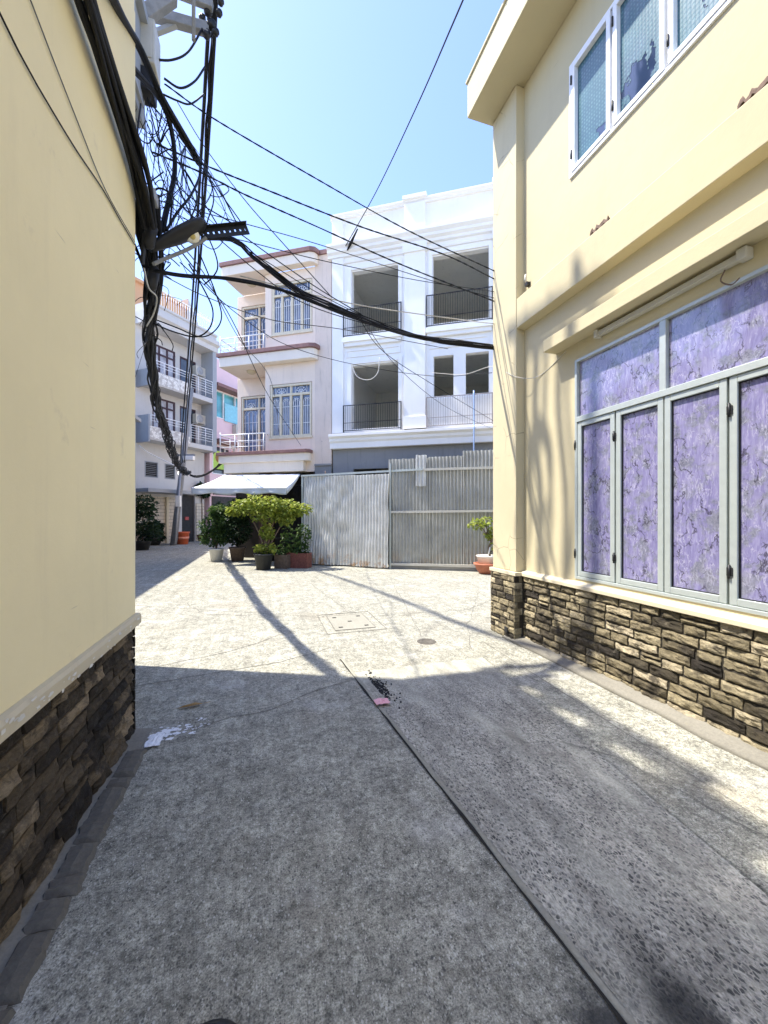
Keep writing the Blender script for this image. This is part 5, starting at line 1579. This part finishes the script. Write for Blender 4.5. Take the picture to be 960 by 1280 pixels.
# single wires crossing the sky, each from the corner mess to the yellow house pillar
PIL = lambda x, y: tow('A', (3.085, 4.80, EYE + (645 - y) / FOC * 5.48))
cab('cable', 'twisted wire crossing highest over the white parapet to the yellow pillar', [at(206, 105, 4.2), at(270, 150, 4.35), at(400, 226, 4.7), at(510, 288, 5.1), PIL(615, 338)], .006, tw=True, n=40)
cab('cable', 'second twisted wire below the highest, from telecom box to yellow pillar', [at(196, 180, 3.9), at(255, 206, 4.1), at(330, 236, 4.35), at(450, 283, 4.8), at(555, 318, 5.2), PIL(615, 348)], .0065, tw=True, n=40)
cab('cable', 'third twisted wire, lower and heavier, reaching the yellow pillar', [at(190, 190, 3.8), at(250, 215, 4.05), at(310, 245, 4.3), at(400, 285, 4.65), at(500, 330, 5.05), PIL(615, 376)], .0065, tw=True, n=40)
cab('cable', 'thin wire passing just over the pink roof slab toward the pillar', [at(195, 250, 3.4), at(300, 278, 3.9), at(400, 306, 4.4), at(540, 351, 5.1), PIL(615, 372)], .004, n=30)
cab('cable', 'thin pale-lit wire grazing the pink eave toward the pillar', [at(240, 290, 3.5), at(300, 300, 3.8), at(400, 325, 4.3), at(520, 350, 5.0), PIL(615, 364)], .004, n=30)
cab('cable', 'pale loose wire hanging across the upper window openings', [at(300, 345, 3.8), at(437, 379, 4.5), at(520, 392, 5.0), at(595, 402, 5.4), PIL(615, 404)], .006, 'cable_pale', 30)
cab('cable', 'steep black wire from overhead ending in a clamp on the white facade', [tow('F', (.42, -.05, 10.45)), at(470, 240, 11.0), at(520, 135, 8.0), at(565, 32, 5.8), at(600, -50, 4.6)], .013, n=30)
mb = MB(); c0, c1 = at(434, 313, 12.9), at(447, 286, 12.5)
mb.tube([c0, c0.lerp(c1, .3), c1], [.02, .05, .02], 8)
o = mb.build('cable_clamp', M['cable'], base=tuple(c0)); tag(o, 'dark tension clamp where the steep wire meets the white facade', 'clamp')
cab('cable', 'thin slanting wire from the frame down to the crossing bundles', [at(222, 128, 4.3), at(256, 184, 4.25), at(306, 250, 4.2), at(350, 300, 4.2), at(415, 372, 4.25)], .005, n=24)
cab('cable', 'twin drop wire descending across the pink balconies to the awning slab', [at(215, 300, 3.4), at(250, 345, 4.0), at(290, 400, 5.2), at(337, 497, 8.5), tow('F', (-.95, -.4, 3.95))], .007, n=34)
cab('cable', 'fainter drop wire running beside the twin drop to the lower pink window', [at(222, 300, 3.45), at(260, 350, 4.2), at(300, 425, 5.8), at(340, 480, 8.6), tow('F', (-1.9, -.1, 4.35))], .006, 'cable_grey', 30)
cab('cable', 'thin wire from the crossing bundle down over the white lower rooms', [at(445, 392, 4.45), at(480, 440, 5.4), at(540, 480, 7.2), at(590, 510, 9.0), at(640, 540, 9.6)], .005, n=26)
cab('cable', 'second thin wire from the bundle, ending lower on the tin fence', [at(450, 396, 4.5), at(500, 462, 6.2), at(560, 510, 8.4), tow('F', (5.2, -.2, 4.2))], .005, 'cable_grey', 26)
cab('cable', 'thin level wire strung below the pink balcony slab and white openings', [at(225, 328, 3.5), at(300, 395, 5.0), at(360, 432, 6.2), at(440, 455, 7.2), at(540, 470, 7.0), at(615, 466, 6.0)], .005, n=30)
cab('cable', 'pale wire drooping along the mullioned white window to the yellow wall', [at(540, 466, 7.0), at(580, 468, 6.4), at(616, 458, 5.6), tow('A', (3.07, 4.3, 3.38)), tow('A', (3.19, 4.0, 3.30)), tow('A', (3.19, 3.55, 3.42))], .004, 'cable_pale', 30)
cab('cable', 'white wire loop dangling inside the lower white opening', [tow('F', (.75, -.15, 6.6)), tow('F', (.95, -.2, 6.15)), tow('F', (1.35, -.2, 6.0)), tow('F', (1.65, -.2, 6.2)), tow('F', (1.7, -.15, 6.7))], .012, 'cable_pale', 26)
cab('cable', 'large inner hanging loop of spare cable beside the steep service pair', [at(236, 330, 3.55), at(255, 362, 3.6), at(266, 388, 3.65), at(262, 410, 3.65), at(245, 421, 3.65), at(215, 414, 3.6), at(192, 404, 3.55)], .007, n=40)
cab('cable', 'large outer hanging loop of spare cable reaching nearer the pink house', [at(250, 318, 3.6), at(268, 362, 3.7), at(277, 395, 3.75), at(268, 414, 3.75), at(250, 421, 3.7), at(222, 410, 3.65), at(196, 400, 3.6)], .006, n=40)
cab('cable', 'loop of wire curling under the perforated arm', [at(262, 300, 3.5), at(270, 320, 3.5), at(272, 335, 3.5), at(266, 346, 3.5), at(255, 356, 3.5)], .006, n=26)
cab('cable', 'thin ring of loose wire standing above the perforated arm', [at(262, 244, 3.6), at(275, 246, 3.65), at(286, 238, 3.65), at(280, 231, 3.6), at(266, 233, 3.6), at(250, 228, 3.6)], .004, n=30)
cab('cable', 'loose jumper wire hanging highest under the concrete frame', [at(253, 36, 4.7), at(235, 65, 4.6), at(214, 75, 4.5), at(190, 74, 4.4)], .012, n=20)
cab('cable', 'loose jumper wire hanging in mid loop under the concrete frame', [at(256, 84, 4.7), at(243, 102, 4.6), at(225, 110, 4.5), at(205, 98, 4.4)], .012, n=20)
cab('cable', 'loose jumper wire hanging lowest under the concrete frame', [at(255, 118, 4.8), at(238, 130, 4.6), at(222, 126, 4.5), at(204, 118, 4.4)], .010, n=20)
A_ = lambda u_, z_, v_=-.912: tow('A', (v_, u_, z_))
cab('cable', 'dark thin wire slanting down the bare cream wall to the lamp', [A_(1.2, 3.62), A_(1.736, 3.416), A_(2.25, 3.44), A_(2.7, 3.53), A_(3.0, 3.56), A_(3.3, 3.6)], .004, n=24)
cab('cable', 'finer grey wire sagging above the dark one on the cream wall', [A_(1.3, 3.9), A_(1.9, 3.72), A_(2.35, 3.62), A_(2.75, 3.56), A_(3.3, 3.62)], .003, 'cable_grey', 24)

cab('cable', 'thick cable curling down from the slanting run to the lamp head', [at(251, 205, 4.3), at(249, 222, 4.2), at(238, 245, 3.9), at(222, 265, 3.6), at(208, 288, 3.4)], .012, n=26)
cab('cable', 'medium cable bowing from the looped run toward the perforated arm', [at(218, 175, 4.1), at(220, 220, 3.95), at(230, 250, 3.75), at(245, 282, 3.55)], .008, n=22)
cab('cable', 'slack taut pair strand from the arm tip straight to the crossing bundle', [at(300, 292, 3.66), at(350, 328, 3.9), at(400, 362, 4.12), at(452, 393, 4.42)], .005, n=20)
cab('cable', 'upper slim strand from the arm root fanning into the crossing bundle', [at(268, 290, 3.5), at(330, 325, 3.8), at(390, 362, 4.08), at(455, 395, 4.44), at(540, 425, 5.0)], .004, n=24)
cab('cable', 'lower slim strand hanging slack between the two crossing bundles', [at(275, 300, 3.55), at(320, 338, 3.78), at(370, 374, 4.02), at(430, 397, 4.35), at(500, 415, 4.8)], .0045, n=24)
cab('cable', 'slim grey strand running under the lower crossing bundle', [at(205, 345, 3.35), at(260, 372, 3.6), at(340, 400, 3.95), at(430, 412, 4.4), at(560, 436, 5.1)], .004, 'cable_grey', n=26)
cab('cable', 'grey service wire looping over the dark trunk below the lamp', [at(180, 335, 3.15), at(186, 360, 3.2), at(196, 372, 3.3), at(192, 392, 3.4), at(183, 408, 3.4)], .006, 'cable_pale', n=22)
for (px, py, Y, lab) in ((193, 352, 3.42, 'black splice sleeve strapped on the trunk just below the lamp'), (190, 300, 3.2, 'black splice sleeve in the knot beside the wall bracket')):
    c = at(px, py, Y); m_ = MB(); m_.lathe(c - Vector((0, .06, .11)), [(0, 0), (.02, .0), (.045, .03), (.045, .19), (.02, .22), (0, .22)], 12, (.12, .1, 1))
    o = m_.build('splice_sleeve', M['black_metal'], base=tuple(c)); tag(o, lab, 'cable splice')

for lab_, pts_, r_ in (('broad slack loop bulging against the wall corner', ((176, 130, 3.9), (172, 170, 3.7), (178, 215, 3.5), (190, 262, 3.4), (198, 296, 3.4)), .008),
                       ('broad slack loop sweeping from splice box out toward the steep pair', ((184, 122, 4.3), (200, 178, 4.1), (232, 214, 4.0), (246, 246, 3.8), (236, 280, 3.5)), .007),
                       ('s-shaped slack cable between looped run and perforated arm', ((214, 140, 4.0), (198, 190, 3.9), (206, 232, 3.8), (232, 262, 3.6), (262, 288, 3.5)), .006),
                       ('short fat loop of cable doubled back above the lamp head', ((200, 296, 3.4), (186, 262, 3.4), (196, 236, 3.45), (214, 246, 3.5), (212, 284, 3.45)), .009)):
    cab('cable', lab_, [at(*q_) for q_ in pts_], r_, n=28)

# uncountable tangle at the corner
mb = MB(); rnd = random.Random(99)
TOP = [(178, 118, 4.3), (184, 124, 4.3), (190, 112, 4.35), (205, 120, 4.3), (215, 150, 4.2), (222, 168, 4.1), (232, 180, 4.1), (176, 205, 3.4), (182, 150, 4.2)]
BOT = [(186, 300, 3.3), (200, 300, 3.4), (215, 290, 3.4), (240, 278, 3.5), (258, 284, 3.5), (275, 286, 3.55), (290, 285, 3.6), (300, 286, 3.65), (192, 330, 3.4), (210, 330, 3.5), (182, 280, 3.25)]
for i in range(40):
    a, b = at(*rnd.choice(TOP)), at(*rnd.choice(BOT))
    c = a.lerp(b, rnd.uniform(.35, .65)) + Vector((rnd.gauss(0, .16), rnd.gauss(0, .12), -abs(rnd.gauss(0, .16))))
    mb.tube(curve_pts([a, c, b], 18), rnd.choice((.002, .0025, .003, .004, .006)), 5)
for i in range(12):   # slack loops
    c = at(rnd.uniform(176, 215), rnd.uniform(130, 250), 3.8); r_ = rnd.uniform(.07, .17); ph = rnd.uniform(2.6, 3.6); ex = rnd.uniform(2.6, 4.2)
    pts = [c + Vector((r_ * math.cos(ph + ex * k_ / 14) * 1.1, .05 * math.sin(k_ * .4), r_ * math.sin(ph + ex * k_ / 14) * rnd.uniform(.95, 1.05))) for k_ in range(15)]
    mb.tube(curve_pts(pts[::2], 24), rnd.choice((.003, .004, .006)), 5)
for i in range(34):   # frayed ends round the trunk
    y_ = rnd.uniform(255, 430); c = at(190 + rnd.gauss(0, 7), y_, 3.5 + max(0, y_ - 370) * .018); d_ = Vector((rnd.gauss(0, .07), rnd.gauss(0, .05), rnd.gauss(-.05, .09)))
    mb.tube(curve_pts([c, c + d_ + Vector((rnd.gauss(0, .04), 0, .03)), c + d_ * 2, c + d_ * 2.2 + Vector((rnd.gauss(0, .03), 0, -.05))], 12), rnd.choice((.002, .003, .005)), 5)
o = mb.build('wire_tangle', M['cable'], base=tuple(at(190, 200, 3.7)), fix=False); tag(o, 'tangle of fine black wires knotted between telecom box and lamp', 'wires', kind='stuff')

# ================================================================== PLANTS


def stem(mb, pts, r): mb.tube(curve_pts(pts, 14), r, 7)


def fpt(a, b, z): return tow('F', (a, b, z))


# big yellow-green shrub in a black pot
c = fpt(-1.42, -1.9, 0)
t = thing('potted_shrub', 'broad yellow-green shrub growing from a round black pot before the awning', 'potted plant', 'W', tuple(c))
m_ = MB(); pot(m_, c, .2, .27, .48, .03); m_.build('pot', M['black_pot'], t)
m_ = MB(); m_.lathe(c, [(0, .42), (.25, .42)], 16); m_.build('soil', M['soil'], t)
m_ = MB(); crown = c + Vector((.05, 0, 0))
for (dx, dy, z, r_) in ((-.05, 0, 1.5, .02), (.45, .1, 1.7, .02), (-.5, .1, 1.75, .018), (.9, .2, 1.7, .014), (.1, .1, 1.0, .015)):
    stem(m_, [c + Vector((.02, 0, .4)), c + Vector((dx * .25 + .06, 0, .9)), c + Vector((dx * .6, dy * .5, z * .8)), c + Vector((dx, dy, z))], [r_ * (1.6 - i * .06) for i in range(15)][:len(curve_pts([(0, 0, 0), (1, 0, 0), (2, 0, 0), (3, 0, 0)], 14))])
m_.build('stem', M['bark'], t)
m_ = MB()
cl = [(c + Vector(p_), r_) for p_, r_ in (((-.65, .1, 1.85), (.38, .32, .24)), ((-.25, .0, 1.95), (.40, .36, .28)), ((.2, .05, 1.92), (.42, .36, .30)), ((.65, .1, 1.86), (.40, .34, .26)), ((1.05, .2, 1.80), (.34, .30, .20)), ((.05, 0, 1.62), (.45, .3, .24)), ((.6, .1, 1.55), (.34, .3, .22)), ((.1, .0, 1.12), (.20, .18, .22)), ((-.95, .15, 1.74), (.22, .2, .14)), ((.05, 0, .62), (.34, .24, .16)))]
leaf_cloud(m_, cl, 3000, .11, 4, .5)
m_.build('foliage', M['leaf_yellow'], t, fix=False)

c = fpt(-4.25, -.35, 0)
t = thing('potted_shrub', 'bushy dark green shrub in a white tub at the pink house corner', 'potted plant', 'W', tuple(c))
m_ = MB(); pot(m_, c, .18, .24, .45, .025); m_.build('pot', M['white_pot'], t)
m_ = MB()
for (dx, z) in ((0, 1.3), (.2, 1.2), (-.25, 1.15)): stem(m_, [c + Vector((0, 0, .38)), c + Vector((dx * .4, 0, .8)), c + Vector((dx, 0, z))], .016)
m_.build('stem', M['bark'], t)
m_ = MB(); leaf_cloud(m_, [(c + Vector(p_), r_) for p_, r_ in (((-.1, 0, 1.25), (.5, .45, .45)), ((.35, .05, 1.4), (.5, .45, .42)), ((-.15, 0, .85), (.42, .36, .34)), ((.35, 0, .9), (.4, .36, .3)), ((.1, 0, 1.75), (.36, .34, .24)))], 3400, .10, 14, .6); m_.build('foliage', M['leaf_green'], t, fix=False)
c = fpt(-3.5, -.2, 0)
t = thing('potted_shrub', 'shadowed shrub in a dark brown pot under the awning', 'potted plant', 'W', tuple(c))
m_ = MB(); pot(m_, c, .2, .27, .5, .03); m_.build('pot', M['brown_planter'], t)
m_ = MB(); stem(m_, [c + Vector((0, 0, .4)), c + Vector((.05, 0, .9)), c + Vector((0, 0, 1.3))], .02); m_.build('stem', M['bark'], t)
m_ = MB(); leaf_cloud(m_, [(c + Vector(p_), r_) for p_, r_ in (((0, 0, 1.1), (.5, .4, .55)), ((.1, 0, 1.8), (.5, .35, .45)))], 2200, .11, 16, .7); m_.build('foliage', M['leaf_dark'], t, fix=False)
for nm, mt, a, b, w_, d_, h_, lab, nleaf in (('planter_box', 'brown_planter', -1.02, -1.45, .42, .34, .42, 'square dark brown planter wedged behind the black pot', 0), ('planter_box', 'red_planter', -.42 - .2, -1.2, .72, .36, .46, 'long red-stained planter box before the tin gate', 500)):
    t = thing(nm, lab, 'planter', 'F', (a, b, 0))
    m_ = MB(); x0, x1, y0, y1 = a - w_ / 2, a + w_ / 2, b - d_ / 2, b + d_ / 2
    m_.box(x0, x1, y0, y0 + .03, 0, h_); m_.box(x0, x1, y1 - .03, y1, 0, h_); m_.box(x0, x0 + .03, y0 + .03, y1 - .03, 0, h_); m_.box(x1 - .03, x1, y0 + .03, y1 - .03, 0, h_)
    m_.build('box', M[mt], t, bevel=.006)
    m_ = MB(); m_.box(x0 + .03, x1 - .03, y0 + .03, y1 - .03, .02, h_ - .06); m_.build('soil', M['soil'], t)
    m_ = MB(); leaf_cloud(m_, [(Vector((a, b, h_ + .15)), (w_ * .5, d_ * .5, .2)), (Vector((a + .1, b + .1, h_ + .5)), (w_ * .4, .2, .4))], 500 if nleaf else 250, .10, 21 + nleaf, .6); m_.build('foliage', M['leaf_green'], t, fix=False)
crumple('litter', M['white_litter'], 'F', (-.42, -1.12, .46), .2, .16, .16, 19, 'white plastic bag stuffed into the red planter box', 'litter')
# frangipani in white pot standing in a terracotta bowl
c = Vector((2.86, 10.92, 0))
t = thing('terracotta_bowl', 'wide terracotta bowl standing at the foot of the tin fence', 'bowl', 'W', tuple(c))
m_ = MB(); m_.lathe(c, [(0, 0), (.2, 0), (.27, .10), (.33, .24), (.36, .25), (.36, .29), (.31, .29), (.25, .12), (0, .08)], 28); m_.build('bowl', M['terracotta'], t)
t = thing('potted_bonsai', 'small leafy bonsai in a white pot set in the terracotta bowl', 'potted plant', 'W', tuple(c))
m_ = MB(); pot(m_, c + Vector((0, 0, .085)), .17, .27, .42, .025); m_.build('pot', M['white_pot'], t)
m_ = MB()
stem(m_, [c + Vector((.1, 0, .45)), c + Vector((.06, 0, .72)), c + Vector((.14, 0, .95)), c + Vector((.0, 0, 1.15))], .03)
for dx, z in ((-.3, 1.38), (-.1, 1.4), (.25, 1.2), (.3, .8)): stem(m_, [c + Vector((.1, 0, .9 if z > 1 else .6)), c + Vector((dx * .5 + .05, 0, z - .15)), c + Vector((dx, 0, z))], .013)
m_.build('stem', M['bark'], t)
m_ = MB(); m_.tube([c + Vector((0, -.1, .45)), c + Vector((.06, -.12, .74))], .018, 7); m_.build('label_stake', M['white_pot'], t)
m_ = MB(); leaf_cloud(m_, [(c + Vector(p_), r_) for p_, r_ in (((-.28, 0, 1.36), (.22, .2, .16)), ((-.05, 0, 1.45), (.2, .2, .13)), ((.2, 0, 1.22), (.14, .14, .1)), ((.3, 0, .78), (.18, .15, .24)), ((.08, 0, 1.05), (.12, .12, .1)))], 330, .10, 25, .6); m_.build('foliage', M['leaf_yellow'], t, fix=False)
# planting on the far street
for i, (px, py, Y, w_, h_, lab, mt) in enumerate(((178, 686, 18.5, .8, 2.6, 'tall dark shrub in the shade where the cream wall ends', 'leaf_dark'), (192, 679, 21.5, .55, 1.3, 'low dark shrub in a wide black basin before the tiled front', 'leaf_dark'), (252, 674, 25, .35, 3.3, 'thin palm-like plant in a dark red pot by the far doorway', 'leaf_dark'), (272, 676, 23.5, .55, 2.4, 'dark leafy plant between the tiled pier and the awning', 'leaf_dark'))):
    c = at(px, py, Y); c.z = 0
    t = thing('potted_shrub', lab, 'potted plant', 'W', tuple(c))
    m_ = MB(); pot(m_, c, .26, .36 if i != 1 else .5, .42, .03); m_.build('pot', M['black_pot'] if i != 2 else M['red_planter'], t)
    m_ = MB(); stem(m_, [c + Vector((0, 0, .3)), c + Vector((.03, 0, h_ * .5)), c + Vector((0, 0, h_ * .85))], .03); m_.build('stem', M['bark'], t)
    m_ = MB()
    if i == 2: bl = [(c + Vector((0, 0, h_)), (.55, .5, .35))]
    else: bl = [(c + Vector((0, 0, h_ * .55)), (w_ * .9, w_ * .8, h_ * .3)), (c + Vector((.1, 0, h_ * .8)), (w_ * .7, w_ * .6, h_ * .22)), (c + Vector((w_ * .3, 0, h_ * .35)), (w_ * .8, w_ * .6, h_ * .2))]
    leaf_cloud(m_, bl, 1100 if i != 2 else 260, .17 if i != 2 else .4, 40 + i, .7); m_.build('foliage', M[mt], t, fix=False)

# dark curved rim low in front of the lens
m_ = MB(); c = at(255, 1336, 1.10)
m_.lathe((c.x, c.y, c.z - .05), [(.0, .05), (.10, .05), (.115, .045), (.12, .03), (.115, 0), (0, 0)], 28, (0, 0, 1))
o = m_.build('rubber_rim', M['black_metal'], base=(c.x, c.y, c.z - .05)); tag(o, 'black rounded rim just showing at the bottom edge of the road', 'rim')

# ================================================================== LIGHT, SKY, CAMERA
dv = tow('A', (1, -.45, 0)) - tow('A', (0, 0, 0))
trav = Vector((dv.x, dv.y, -2.0)).normalized()
sd_ = bpy.data.lights.new('sun', 'SUN'); sd_.energy = 2.8; sd_.angle = R(.8); sd_.color = (1, .945, .84)
so = bpy.data.objects.new('sun', sd_); COL.objects.link(so); so.location = (-20, 5, 40)
so.rotation_euler = (-trav).to_track_quat('Z', 'Y').to_euler()
wd_ = bpy.data.worlds.new('World'); sc.world = wd_; wd_.use_nodes = True
nt = wd_.node_tree; bg = nt.nodes['Background']
sk = nt.nodes.new('ShaderNodeTexSky'); sk.sky_type = 'NISHITA'; sk.sun_disc = False
el = math.asin(-trav.z); az = math.atan2(-trav.x, -trav.y)
sk.sun_elevation = el; sk.sun_rotation = az; sk.air_density = 1.0; sk.dust_density = .55; sk.ozone_density = 5.0
tint = nt.nodes.new('ShaderNodeMix'); tint.data_type = 'RGBA'; tint.blend_type = 'MULTIPLY'; tint.inputs[0].default_value = 1; tint.inputs[7].default_value = (1.0, .905, .975, 1)
nt.links.new(sk.outputs[0], tint.inputs[6]); nt.links.new(tint.outputs[2], bg.inputs[0]); bg.inputs[1].default_value = .14

cd = bpy.data.cameras.new('camera'); co = bpy.data.objects.new('camera', cd); COL.objects.link(co)
co.location = (0, 0, EYE); co.rotation_euler = (R(90), 0, 0)
cd.sensor_fit = 'VERTICAL'; cd.sensor_height = 36; cd.lens = 490 / 1280 * 36; cd.shift_y = 5 / 1280; cd.clip_start = .05; cd.clip_end = 600
sc.camera = co
vs = sc.view_settings; vs.view_transform = 'Standard'; vs.look = 'None'; vs.gamma = 1; vs.use_curve_mapping = False; vs.exposure = 1.84
sc.cycles.use_denoising = True
sc.cycles.blur_glossy = .1
sc.cycles.sample_clamp_indirect = 40
sc.cycles.caustics_reflective = True
sc.cycles.max_bounces = 8; sc.cycles.diffuse_bounces = 5
